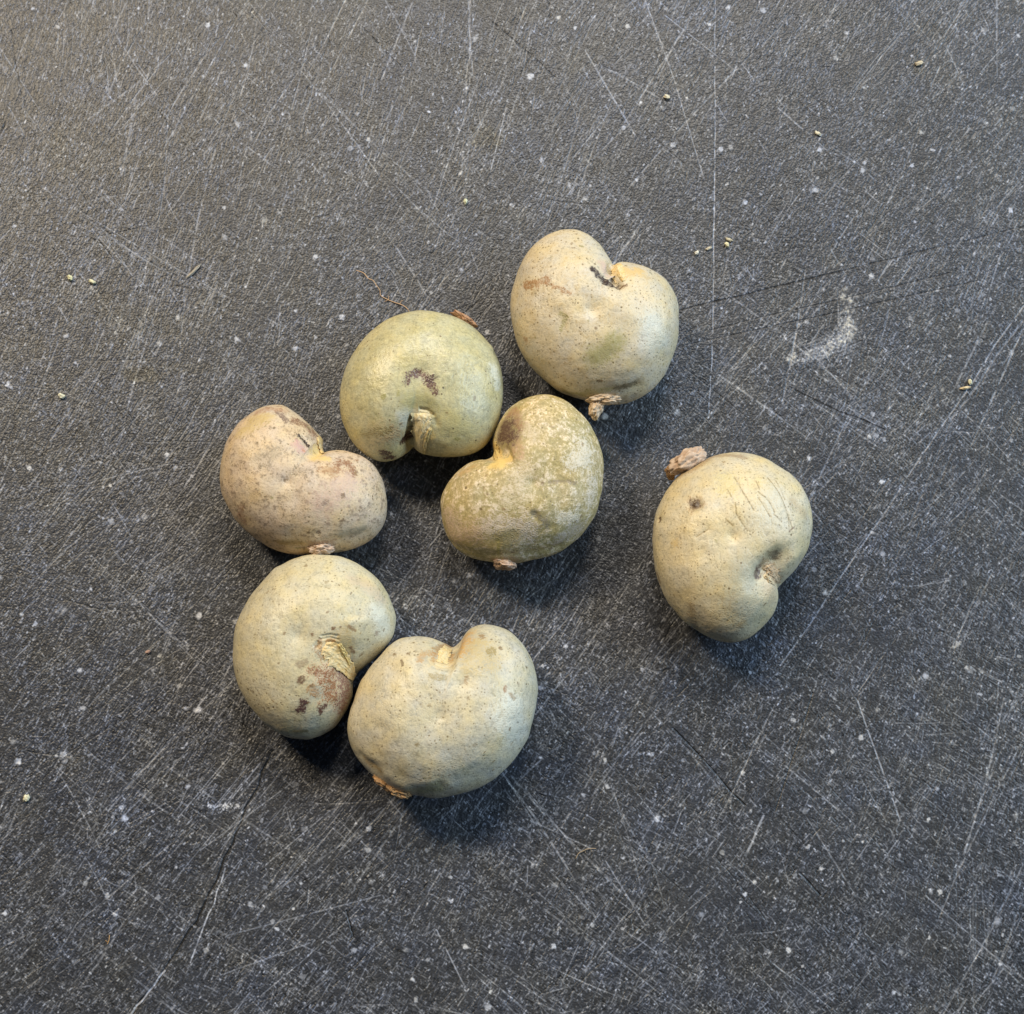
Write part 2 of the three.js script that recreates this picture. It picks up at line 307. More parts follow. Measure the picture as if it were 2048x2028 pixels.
    return out;
  }
  point(phi, t, out) {
    const s = Math.sin(phi), c = Math.cos(phi), q = s * this.radius(t), [tx, tz] = this.def.lean ?? [0, 0];
    out.x = q * Math.cos(t); out.z = q * Math.sin(t);
    out.y = this.puff(s, t) * this.T * c * (c < 0 ? this.kb : 1) + tx * out.x + tz * out.z;
    return out;
  }
  lift() { let low = 0; const p = new THREE.Vector3(); for (let i = 0; i <= 40; i++) for (let j = 0; j < 96; j++) low = Math.min(low, this.point(Math.PI / 2 + i / 40 * Math.PI / 2, j / 96 * 2 * Math.PI, p).y); return -low; }
  onTop(p, rise = 0) {   // a place on the photograph -> a point of the upper shell, in the nut's own axes (y from the equator)
    let y = this.T * 0.6; const out = new THREE.Vector3();
    for (let k = 0; k < 5; k++) {
      const q = place(...this.photo(p), this.h + y), x = q.x - this.base.x, z = q.z - this.base.z, t = Math.atan2(z, x), s = Math.min(0.999, Math.hypot(x, z) / this.radius(t));
      this.point(Math.asin(s), t, out); y = out.y;
    }
    out.y += rise;
    return out;
  }
  mm(w) { return w / this.f * PX; }
}
const RIM = 0.66;
function nearLine(line, x, y, z) {
  let best = Infinity;
  if (line.length === 1) { const a = line[0]; return Math.hypot(x - a.x, y - a.y, z - a.z); }
  for (let k = 1; k < line.length; k++) {
    const a = line[k - 1], b = line[k], ex = b.x - a.x, ey = b.y - a.y, ez = b.z - a.z, l2 = ex * ex + ey * ey + ez * ez;
    const t = clamp(((x - a.x) * ex + (y - a.y) * ey + (z - a.z) * ez) / l2), dx = x - a.x - t * ex, dy = y - a.y - t * ey, dz = z - a.z - t * ez;
    best = Math.min(best, dx * dx + dy * dy + dz * dz);
  }
  return Math.sqrt(best);
}
const bounds = (line, reach) => { const c = new THREE.Vector3(); for (const p of line) c.add(p); c.divideScalar(line.length); let r = 0; for (const p of line) r = Math.max(r, p.distanceTo(c)); return { c, r: r + reach }; };

function buildNut(def) {
  const sh = new Shell(def), root = new THREE.Group();
  root.name = numbered('raw_cashew_nut'); root.position.copy(sh.base); scene.add(root);
  tag(root, def.label, 'cashew nut', 'raw cashew nuts scattered on the worktop');
  const dents = def.dents.map(([pts, w, depth, rough]) => { const line = pts.map((p) => sh.onTop(p)), wd = sh.mm(w); return { line, wd, depth: depth * MM, rough: rough ?? 0, ...bounds(line, wd * 3) }; });
  const marks = def.marks.map(([pts, w, color, strength, grain, edge]) => { const line = pts.map((p) => sh.onTop(p)), wd = sh.mm(w); return { line, wd, color, strength, grain: grain ?? 0.4, edge: edge ?? 0.5, ...bounds(line, wd * 2 + 0.0006) }; });
  marks.sort((a, b) => b.color[0] + b.color[1] + b.color[2] - a.color[0] - a.color[1] - a.color[2]);   // dark stains lie over pale bloom
  const dr = rng(500 + def.seed);
  for (let k = 0; k < 9; k++) {   // shallow flats and swellings
    const t = dr() * 2 * Math.PI, ph = 0.25 + 1.15 * dr(), line = [sh.point(ph, t, new THREE.Vector3()), sh.point(ph + 0.1 * (dr() - 0.5), t + 0.5 * (dr() - 0.5), new THREE.Vector3())], wd = mix(1.8, 4.2, dr()) * MM;
    dents.push({ line, wd, depth: MM * (dr() < 0.7 ? -0.36 : 0.3) * (0.4 + 0.6 * dr()), rough: 0, ...bounds(line, wd * 3) });
  }
  sh.dented = (pt, rise) => { const q = sh.onTop(pt); let d = 0; for (const f of dents) { const w = nearLine(f.line, q.x, q.y, q.z) / f.wd; d += f.depth * Math.exp(-w * w); } q.y += d * 0.9 + rise; return q; };
  const sd = def.seed * 17.3, fr = rng(900 + def.seed);
  for (let k = 0; k < (def.flecks ?? 26); k++) {   // small irregular brown and olive flecks
    const t = fr() * 2 * Math.PI, ph = Math.acos(1 - fr()) * 0.98, p = sh.point(ph, t, new THREE.Vector3()), q = sh.point(ph, t + (fr() - 0.5) * 0.08, new THREE.Vector3()), wd = mix(0.12, 0.42, fr() ** 2) * MM, line = [p, q];
    marks.push({ line, wd, color: fr() < 0.5 ? [0.16, 0.10, 0.045] : fr() < 0.5 ? [0.26, 0.17, 0.07] : [0.24, 0.22, 0.09], strength: mix(0.25, 0.65, fr()), grain: 0.5, edge: 0.9, ...bounds(line, wd * 2) });
  }

  // ---- shell mesh
  const MT = 420, MP = 220, P = [], UV = [], I = [], p = new THREE.Vector3(), q = new THREE.Vector3(), e1 = new THREE.Vector3(), e2 = new THREE.Vector3(), nn = new THREE.Vector3();
  const disc = (phi) => phi <= Math.PI / 2 ? RIM * phi / (Math.PI / 2) : RIM + (0.985 - RIM) * (phi - Math.PI / 2) / (Math.PI / 2);
  const put = (phi, t) => {
    sh.point(phi, t, p);
    const h = 0.012;
    sh.point(clamp(phi + h, 0.001, Math.PI - 0.001), t, q); e1.copy(q); sh.point(clamp(phi - h, 0.001, Math.PI - 0.001), t, q); e1.sub(q);
    const ph = clamp(phi, 0.02, Math.PI - 0.02);
    sh.point(ph, t + h, q); e2.copy(q); sh.point(ph, t - h, q); e2.sub(q);
    nn.crossVectors(e2, e1).normalize(); if (phi < 0.03) nn.set(0, 1, 0); if (phi > Math.PI - 0.03) nn.set(0, -1, 0);
    let d = 0;
    for (const f of dents) {
      if (Math.abs(p.x - f.c.x) > f.r || Math.abs(p.z - f.c.z) > f.r || Math.abs(p.y - f.c.y) > f.r) continue;
      let w = nearLine(f.line, p.x, p.y, p.z) / f.wd; if (f.rough) w *= 1 + f.rough * noise(p.x * 900, p.y * 900, p.z * 900 + sd);
      d += f.depth * Math.exp(-w * w);
    }
    d += MM * (def.lumpy ?? 0.42) * fbm(p.x * 120 + sd, p.y * 120, p.z * 120, 3) + MM * 0.035 * fbm(p.x * 700, p.y * 700 + sd, p.z * 700, 2);
    p.addScaledVector(nn, d);
    P.push(p.x, Math.max(p.y + sh.h, 0.00001), p.z);
    const ro = disc(phi) * 0.5; UV.push(0.5 + ro * Math.cos(t), 0.5 + ro * Math.sin(t));
  };
  put(0, 0);
  for (let i = 1; i < MP; i++) for (let j = 0; j < MT; j++) put(Math.PI * i / MP, 2 * Math.PI * j / MT);
  put(Math.PI, 0);
  const at = (i, j) => 1 + (i - 1) * MT + j % MT, last = P.length / 3 - 1;
  for (let j = 0; j < MT; j++) { I.push(0, at(1, j + 1), at(1, j)); for (let i = 1; i < MP - 1; i++) I.push(at(i, j), at(i, j + 1), at(i + 1, j + 1), at(i, j), at(i + 1, j + 1), at(i + 1, j)); I.push(at(MP - 1, j), at(MP - 1, j + 1), last); }
  const g = new THREE.BufferGeometry();
  g.setAttribute('position', new THREE.Float32BufferAttribute(P, 3)); g.setAttribute('uv', new THREE.Float32BufferAttribute(UV, 2)); g.setIndex(I); g.computeVertexNormals();

  // ---- colour and fine relief, computed for every point of the skin
  const N = 800, C = new Uint8Array(N * N * 4), H = new Uint8Array(N * N * 4);
  const [c0, c1, c2] = def.skin, sp = def.speck ?? 0.3, mo = def.mottle ?? 0.4;
  for (let y = 0; y < N; y++) for (let x = 0; x < N; x++) {
    const u = (x + 0.5) / N * 2 - 1, v = (y + 0.5) / N * 2 - 1, ro = Math.min(0.985, Math.hypot(u, v)), t = Math.atan2(v, u), i = 4 * (y * N + x);
    const phi = ro <= RIM ? ro / RIM * Math.PI / 2 : Math.PI / 2 * (1 + (ro - RIM) / (0.985 - RIM));
    sh.quick(phi, t, p);
    const X = p.x * 1000 + sd, Y = p.y * 1000, Z = p.z * 1000;            // millimetres
    const big = fbm(X * 0.11, Y * 0.11, Z * 0.11, 3), mid = fbm(X * 0.55, Y * 0.55 + 9, Z * 0.55, 3), fine = fbm(X * 1.5, Y * 1.5, Z * 1.5 + 5, 3), grit = noise(X * 4.1, Y * 4.1, Z * 4.1), hue = fbm(X * 0.23 + 50, Y * 0.23, Z * 0.23, 3);
    const k1 = smooth(-0.35, 0.4, big + 0.5 * mid), k2 = Math.min(1, mo * 1.35) * smooth(-0.12, 0.6, 0.9 * fine + 0.8 * mid + 0.35 * grit);
    let r_ = mix(c0[0], c1[0], k1), g_ = mix(c0[1], c1[1], k1), b_ = mix(c0[2], c1[2], k1);
    r_ = mix(r_, c2[0], k2); g_ = mix(g_, c2[1], k2); b_ = mix(b_, c2[2], k2);
    const l = 1 + 0.44 * fine + 0.24 * grit + 0.20 * mid; r_ *= l * (1 + 0.10 * hue); g_ *= l; b_ *= l * (1 - 0.30 * hue);
    let relief = 0.5 + 0.24 * fine + 0.12 * grit + 0.16 * mid - 0.10 * Math.abs(noise(X * 0.9, Y * 0.9 + 3, Z * 0.9));
    // lenticels: tiny dark points
    for (let s = 0; s < 3; s++) {
      const cell = [1.6, 0.85, 0.55][s], qx = Math.floor(X / cell), qy = Math.floor(Y / cell), qz = Math.floor(Z / cell);
      if (cellRandom(qx, qy, qz, s + 1) > sp * [0.4, 0.55, 0.55][s] * clamp(1 + 2.2 * big + 1.1 * mid, 0.1, 2.2)) continue;
      const a = 0.3 + 0.4 * cellRandom(qx, qy, qz, 11), b = 0.3 + 0.4 * cellRandom(qx, qy, qz, 12), c = 0.3 + 0.4 * cellRandom(qx, qy, qz, 13), ra = [0.26, 0.19, 0.14][s] * (0.6 + 0.7 * cellRandom(qx, qy, qz, 14));
      const d = Math.hypot(X / cell - qx - a, Y / cell - qy - b, Z / cell - qz - c) * cell + 0.06 * grit;
      const k = smooth(ra * 1.3, ra * 0.5, d) * (0.3 + 0.7 * cellRandom(qx, qy, qz, 15));
      if (k > 0) { r_ = mix(r_, 0.17, k); g_ = mix(g_, 0.125, k); b_ = mix(b_, 0.06, k); relief -= 0.22 * k; }
    }
    { // pale dusty grains
      const cell = 0.62, qx = Math.floor(X / cell), qy = Math.floor(Y / cell), qz = Math.floor(Z / cell);
      if (cellRandom(qx, qy, qz, 31) < 0.30 * clamp(0.6 + 1.5 * mid - 1.2 * big, 0.1, 1.6)) {
        const d = Math.hypot(X / cell - qx - 0.5, Y / cell - qy - 0.5, Z / cell - qz - 0.5) * cell + 0.08 * grit, k = 0.5 * smooth(0.2, 0.08, d);
        if (k > 0) { r_ = mix(r_, 0.66, k); g_ = mix(g_, 0.60, k); b_ = mix(b_, 0.44, k); relief += 0.15 * k; }
      }
    }
    const wx = noise(X * 0.8, Y * 0.8, Z * 0.8 + 20) + 0.6 * noise(X * 2.1, Y * 2.1, Z * 2.1 + 20), wz = noise(X * 0.8 + 60, Y * 0.8, Z * 0.8) + 0.6 * noise(X * 2.1 + 60, Y * 2.1, Z * 2.1);
    for (const m of marks) {
      if (Math.abs(p.x - m.c.x) > m.r || Math.abs(p.z - m.c.z) > m.r || Math.abs(p.y - m.c.y) > m.r) continue;
      const am = m.wd < 0.0003 ? 0.05 * MM : Math.min(0.0005, 0.12 * MM + 0.32 * m.wd), d = nearLine(m.line, p.x + am * wx, p.y, p.z + am * wz) / m.wd; if (d > 1.9) continue;
      let k = smooth(-0.05, m.wd > 0.0013 ? 0.85 : 0.6, 1.05 - d + m.edge * (0.75 * fine + 0.6 * grit + 0.55 * mid)); if (k <= 0) continue;
      k *= (1 - (1 - m.strength) ** 1.6) * clamp(1 - m.grain + m.grain * (0.9 + 1.6 * fine + 1.3 * grit), 0, 1);
      r_ = mix(r_, m.color[0], k); g_ = mix(g_, m.color[1], k); b_ = mix(b_, m.color[2], k);
      relief += m.grain * k * 0.35 * grit;
    }
    C[i] = toByte(r_ * 1.01); C[i + 1] = toByte(g_ * 0.975); C[i + 2] = toByte(b_ * 0.92); C[i + 3] = 255;
    H[i] = H[i + 1] = H[i + 2] = Math.round(255 * clamp(relief)); H[i + 3] = 255;
  }
  const mat = new THREE.MeshPhysicalMaterial({ map: dataTexture(C, N, true), bumpMap: dataTexture(H, N, false), bumpScale: 0.00016, roughness: (def.rough ?? 0.5) - 0.04, specularIntensity: 1.0 });
  mesh('shell', g, mat, root);

  // ---- pieces that stand out of the shell
  for (const piece of def.pieces ?? []) piece(sh, root);
  return root;
}

// vertex-coloured rough plant matter
const fibreMat = new THREE.MeshStandardMaterial({ vertexColors: true, roughness: 0.8 });
const fleshMat = new THREE.MeshPhysicalMaterial({ vertexColors: true, roughness: 0.5, specularIntensity: 0.7 });
function paint(g, colors, scale, seed) {
  const pos = g.attributes.position, out = new Float32Array(pos.count * 3);
  for (let i = 0; i < pos.count; i++) {
    const x = pos.getX(i) * 1000 * scale + seed, y = pos.getY(i) * 1000 * scale, z = pos.getZ(i) * 1000 * scale;
    const a = smooth(-0.35, 0.35, fbm(x, y, z, 3)), b = smooth(0.15, 0.6, fbm(x * 1.7 + 40, y * 1.7, z * 1.7, 3)), l = 1 + 0.25 * noise(x * 4, y * 4, z * 4);
    for (let k = 0; k < 3; k++) out[3 * i + k] = clamp(mix(mix(colors[0][k], colors[1][k], a), colors[2][k], b * 0.85) * l);
  }
  g.setAttribute('color', new THREE.BufferAttribute(out, 3));
  return g;
}
// a lump: an ellipsoid broken up by noise, ridged along its length
function lumpGeometry(sx, sy, sz, rough, seed, colors, detail = 14, ridge = 0.0) {
  let g = new THREE.IcosahedronGeometry(1, detail); g.deleteAttribute('uv'); g.deleteAttribute('normal'); g = mergeVertices(g, 1e-5);
  const pos = g.attributes.position, v = new THREE.Vector3();
  for (let i = 0; i < pos.count; i++) {
    v.fromBufferAttribute(pos, i);
    let k = 1 + rough * (0.75 * fbm(v.x * 1.3 + seed, v.y * 1.3, v.z * 1.3, 4) + 0.10 * noise(v.x * 7, v.y * 7 + seed, v.z * 7));
    k += ridge * Math.sin(v.z * 11 + 2 * noise(v.x * 2, v.y * 2, v.z * 2 + seed) * 3 + seed) * 0.5;
    pos.setXYZ(i, v.x * k * sx, v.y * k * sy, v.z * k * sz);
  }
  g.computeVertexNormals();
  return paint(g, colors, 0.55, seed);
}
// place a lump in photograph space: centre, half length and half width in crop pixels, its turn in the picture, its height above the equator
function lump(name, { at, l, w, h, turn = 0, y = null, rise = 0, rough = 0.5, seed = 1, colors, ridge = 0, tip = 0 }) {
  return (sh, root) => {
    const s = sh.onTop(at, 0), H = y === null ? s.y + rise * MM : y * MM, q = place(...sh.photo(at), sh.h + H);
    const g = lumpGeometry(sh.mm(l) * 0.92, h * MM, sh.mm(w) * 0.92, rough, seed, colors, 14, ridge);
    const m = mesh(name, g, fibreMat, root);
    m.position.set(q.x - sh.base.x, Math.max(sh.h + H, h * MM * 0.9), q.z - sh.base.z); m.rotation.set(0, -turn, tip, 'YXZ');
    return m;
  };
}
// a hilum: a folded patch that grows out of the shell along a line and sinks into it at its edges
function tongue(name, { line, widths, height, colors, seed = 1, folds = 2 }) {
  return (sh, root) => {
    const curve = new THREE.CatmullRomCurve3(line.map(([x, y]) => new THREE.Vector3(x, y, 0))), n = 60, m = 36, P = [], I = [], c = new THREE.Vector3(), tg = new THREE.Vector3();
    for (let i = 0; i <= n; i++) {
      const t = i / n; curve.getPoint(t, c); curve.getTangent(t, tg);
      const wq = t * (widths.length - 1), wj = Math.min(widths.length - 2, Math.floor(wq)), w = mix(widths[wj], widths[wj + 1], wq - wj) / 2 * (1 + 0.25 * noise(t * 5, seed, 0)), end = smooth(0, 0.14, t) * smooth(1, 0.9, t);
      for (let j = 0; j <= m; j++) {
        const b = (j / m * 2 - 1), rag = 1 + 0.34 * noise(t * 7, Math.sign(b) * 3, seed + 9) + 0.2 * noise(t * 19, Math.sign(b) * 3, seed + 9), bend = b + 0.22 * noise(t * 3, b * 1.5, seed + 5);
        const fold = 0.72 + 0.28 * Math.cos(bend * Math.PI * folds + 2.2 * noise(t * 2.2, seed, 3)), dome = Math.pow(Math.max(0, 1 - b * b), 0.6);
        const up = MM * (height * 0.62 * end * dome * fold + (0.20 * noise(t * 9, b * 4, seed) + 0.12 * noise(t * 24, b * 11, seed)) * end * dome - 0.16 * (1 - end * dome));
        const q = sh.dented([c.x - tg.y * w * b * rag, c.y + tg.x * w * b * rag], up);
        P.push(q.x, q.y + sh.h, q.z);
      }
    }
    for (let i = 0; i < n; i++) for (let j = 0; j < m; j++) { const a = i * (m + 1) + j, d = a + m + 1; I.push(a, d, a + 1, a + 1, d, d + 1); }
    const g = new THREE.BufferGeometry(); g.setAttribute('position', new THREE.Float32BufferAttribute(P, 3)); g.setIndex(I); g.computeVertexNormals();
    if (g.attributes.normal.getY(Math.floor(P.length / 6)) < 0) { for (let k = 0; k < I.length; k += 3) [I[k], I[k + 1]] = [I[k + 1], I[k]]; g.setIndex(I); g.computeVertexNormals(); }
    return mesh(name, paint(g, colors, 0.9, seed), fleshMat, root);
  };
}

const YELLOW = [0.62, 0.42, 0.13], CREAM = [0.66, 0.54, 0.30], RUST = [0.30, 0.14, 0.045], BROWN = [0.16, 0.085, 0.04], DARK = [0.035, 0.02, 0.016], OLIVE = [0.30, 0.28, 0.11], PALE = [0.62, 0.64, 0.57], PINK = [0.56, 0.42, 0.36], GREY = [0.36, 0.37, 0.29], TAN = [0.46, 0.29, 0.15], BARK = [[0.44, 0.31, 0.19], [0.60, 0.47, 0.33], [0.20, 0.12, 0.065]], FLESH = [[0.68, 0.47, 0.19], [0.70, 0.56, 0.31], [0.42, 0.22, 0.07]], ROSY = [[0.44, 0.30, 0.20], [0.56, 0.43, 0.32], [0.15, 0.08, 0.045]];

const heartNut = {
  seed: 1, label: 'pale beige heart-shaped cashew nut with an orange scrape and a forked stub', origin: [980, 440], zoom: 4.555, thick: 23, belly: 0.9, full: 0.8, lean: [0.02, -0.04], centre: [900, 960], rough: 0.5,
  outline: [[690, 120], [800, 128], [900, 170], [980, 240], [1045, 325], [1095, 400], [1130, 450], [1175, 420], [1250, 420], [1400, 460], [1500, 500], [1600, 570], [1670, 670], [1710, 780], [1722, 900], [1718, 1030], [1690, 1170], [1630, 1330], [1540, 1470], [1420, 1580], [1300, 1640], [1180, 1660], [1050, 1645], [900, 1630], [760, 1600], [620, 1540], [480, 1430], [360, 1310], [280, 1180], [220, 1030], [190, 880], [190, 740], [210, 600], [260, 440], [340, 310], [440, 210], [560, 145]],
  skin: [[0.59, 0.525, 0.385], [0.67, 0.59, 0.43], [0.36, 0.29, 0.17]], speck: 0.7, mottle: 0.58, flecks: 60,
  dents: [[[[1040, 1600]], 120, 0.6], [[[1112, 420], [1135, 500], [1190, 575]], 36, -1.5], [[[1130, 500]], 150, -0.8], [[[660, 930], [640, 880]], 70, -0.25], [[[1150, 1560], [1330, 1510]], 55, -0.45], [[[860, 1590], [700, 1550]], 60, -0.2], [[[1450, 900], [1480, 1050]], 130, 0.25]],
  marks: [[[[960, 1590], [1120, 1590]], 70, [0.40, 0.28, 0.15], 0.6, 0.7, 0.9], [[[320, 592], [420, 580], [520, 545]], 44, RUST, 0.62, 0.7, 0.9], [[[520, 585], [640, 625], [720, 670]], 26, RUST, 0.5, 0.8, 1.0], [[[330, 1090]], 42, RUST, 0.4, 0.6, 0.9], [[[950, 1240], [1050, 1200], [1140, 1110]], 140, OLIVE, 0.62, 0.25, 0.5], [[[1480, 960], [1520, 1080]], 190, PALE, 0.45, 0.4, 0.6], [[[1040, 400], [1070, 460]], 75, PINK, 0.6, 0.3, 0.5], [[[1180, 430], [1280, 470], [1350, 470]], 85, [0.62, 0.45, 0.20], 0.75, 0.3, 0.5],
    [[[945, 455], [1010, 515], [1080, 560], [1165, 572]], 46, DARK, 0.95, 0.45, 0.5], [[[1190, 575], [1250, 572]], 13, BROWN, 0.8, 0.3], [[[640, 1000], [680, 900], [640, 850]], 26, OLIVE, 0.5, 0.6, 0.9], [[[700, 1550], [900, 1560], [1100, 1540]], 60, OLIVE, 0.5, 0.4, 0.6], [[[1150, 1540], [1320, 1500]], 40, [0.10, 0.09, 0.05], 0.6, 0.5, 0.7]],
  pieces: [tongue('hilum', { line: [[1150, 395], [1175, 470], [1215, 560]], widths: [90, 130, 70], height: 0.55, colors: FLESH, seed: 3 }),
    lump('stalk', { at: [1040, 1630], l: 150, w: 58, h: 1.9, turn: 0.0, y: 1.7, rough: 0.8, seed: 5, colors: BARK, ridge: 0.12 }),
    lump('stalk', { at: [965, 1715], l: 100, w: 66, h: 1.9, turn: 1.75, y: 1.0, rough: 0.6, seed: 8, colors: BARK, ridge: 0.14 })],
};
const roundNut = {
  seed: 2, label: 'round green cashew nut with a dark bent scar on its top', origin: [660, 600], zoom: 5.034, thick: 21, belly: 0.9, full: 0.75, lean: [-0.02, 0.03], centre: [930, 860], rough: 0.42, lumpy: 0.26,
  outline: [[950, 115], [1100, 130], [1250, 170], [1400, 250], [1530, 360], [1630, 470], [1690, 600], [1730, 760], [1742, 920], [1730, 1080], [1690, 1240], [1610, 1400], [1500, 1510], [1350, 1570], [1200, 1582], [1050, 1575], [940, 1555], [880, 1520], [835, 1480], [790, 1530], [720, 1585], [640, 1620], [540, 1637], [440, 1615], [330, 1550], [230, 1450], [160, 1320], [115, 1180], [95, 1020], [110, 880], [150, 720], [220, 580], [310, 440], [430, 310], [580, 210], [760, 140]],
  skin: [[0.445, 0.42, 0.25], [0.51, 0.47, 0.28], [0.36, 0.33, 0.17]], speck: 0.16, mottle: 0.22,
  dents: [[[[832, 1230], [838, 1350], [840, 1490]], 46, -0.7], [[[900, 1150], [850, 1300], [850, 1450]], 170, -0.9], [[[900, 1102], [980, 1112], [1045, 1165]], 16, -0.35], [[[1060, 1215], [1075, 1260]], 30, -0.3], [[[920, 860], [1020, 1000]], 190, -0.55], [[[1660, 600], [1690, 800]], 70, 0.3], [[[1620, 480]], 45, 0.35], [[[1010, 1400], [1180, 1450]], 70, 0.25], [[[780, 1430]], 60, -0.5]],
  marks: [[[[850, 1350], [845, 1440]], 40, [0.16, 0.08, 0.04], 0.75, 0.8, 1.0], [[[640, 1300], [560, 1400], [700, 1370]], 70, [0.30, 0.20, 0.10], 0.5, 0.9, 1.2], [[[780, 820], [800, 760], [880, 735], [960, 770], [1010, 840], [1055, 920]], 46, [0.11, 0.055, 0.045], 0.9, 0.85, 0.9], [[[1000, 790], [1045, 780]], 40, [0.07, 0.035, 0.035], 0.85, 0.6, 0.9], [[[760, 1250], [740, 1160]], 110, [0.52, 0.55, 0.50], 0.7, 0.35, 0.5], [[[640, 1350], [500, 1350]], 190, [0.50, 0.42, 0.26], 0.5, 0.6, 0.8], [[[470, 1330], [590, 1320], [320, 1360]], 50, [0.20, 0.16, 0.06], 0.5, 0.8, 1.1], [[[760, 1440], [840, 1410]], 55, [0.055, 0.02, 0.016], 0.95, 0.5, 0.7], [[[540, 1555], [620, 1585]], 60, [0.09, 0.045, 0.03], 0.93, 0.6, 1.0], [[[760, 1440], [830, 1420]], 62, [0.05, 0.02, 0.015], 0.95, 0.4, 0.6],
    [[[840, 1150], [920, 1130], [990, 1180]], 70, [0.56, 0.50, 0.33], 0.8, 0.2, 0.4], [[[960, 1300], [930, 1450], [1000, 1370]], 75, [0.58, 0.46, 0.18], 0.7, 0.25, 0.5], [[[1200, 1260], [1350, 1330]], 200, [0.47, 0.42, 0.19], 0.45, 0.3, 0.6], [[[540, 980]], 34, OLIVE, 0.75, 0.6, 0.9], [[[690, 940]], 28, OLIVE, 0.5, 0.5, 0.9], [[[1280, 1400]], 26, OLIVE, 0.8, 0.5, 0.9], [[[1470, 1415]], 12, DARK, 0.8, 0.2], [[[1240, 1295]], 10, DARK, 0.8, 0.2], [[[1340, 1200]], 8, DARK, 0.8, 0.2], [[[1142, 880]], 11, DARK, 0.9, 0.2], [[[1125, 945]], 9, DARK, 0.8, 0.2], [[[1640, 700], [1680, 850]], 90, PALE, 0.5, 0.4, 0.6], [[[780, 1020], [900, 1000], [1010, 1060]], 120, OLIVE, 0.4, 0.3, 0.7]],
  pieces: [tongue('hilum', { line: [[915, 1120], [920, 1250], [900, 1400], [895, 1545]], widths: [200, 200, 130, 90], height: 0.5, colors: [[0.58, 0.50, 0.32], [0.64, 0.52, 0.27], [0.62, 0.46, 0.19]], seed: 11, folds: 1.2 }),
    tongue('hilum', { line: [[1010, 1270], [960, 1400], [925, 1535]], widths: [44, 60, 50], height: 0.45, colors: [[0.58, 0.46, 0.20], [0.62, 0.50, 0.26], [0.5, 0.33, 0.1]], seed: 14 }),
    lump('stalk', { at: [1352, 196], l: 150, w: 46, h: 2.2, turn: 0.62, y: -1.6, rough: 0.7, seed: 21, colors: [[0.36, 0.20, 0.11], [0.46, 0.28, 0.17], [0.14, 0.07, 0.04]], ridge: 0.12 })],
};
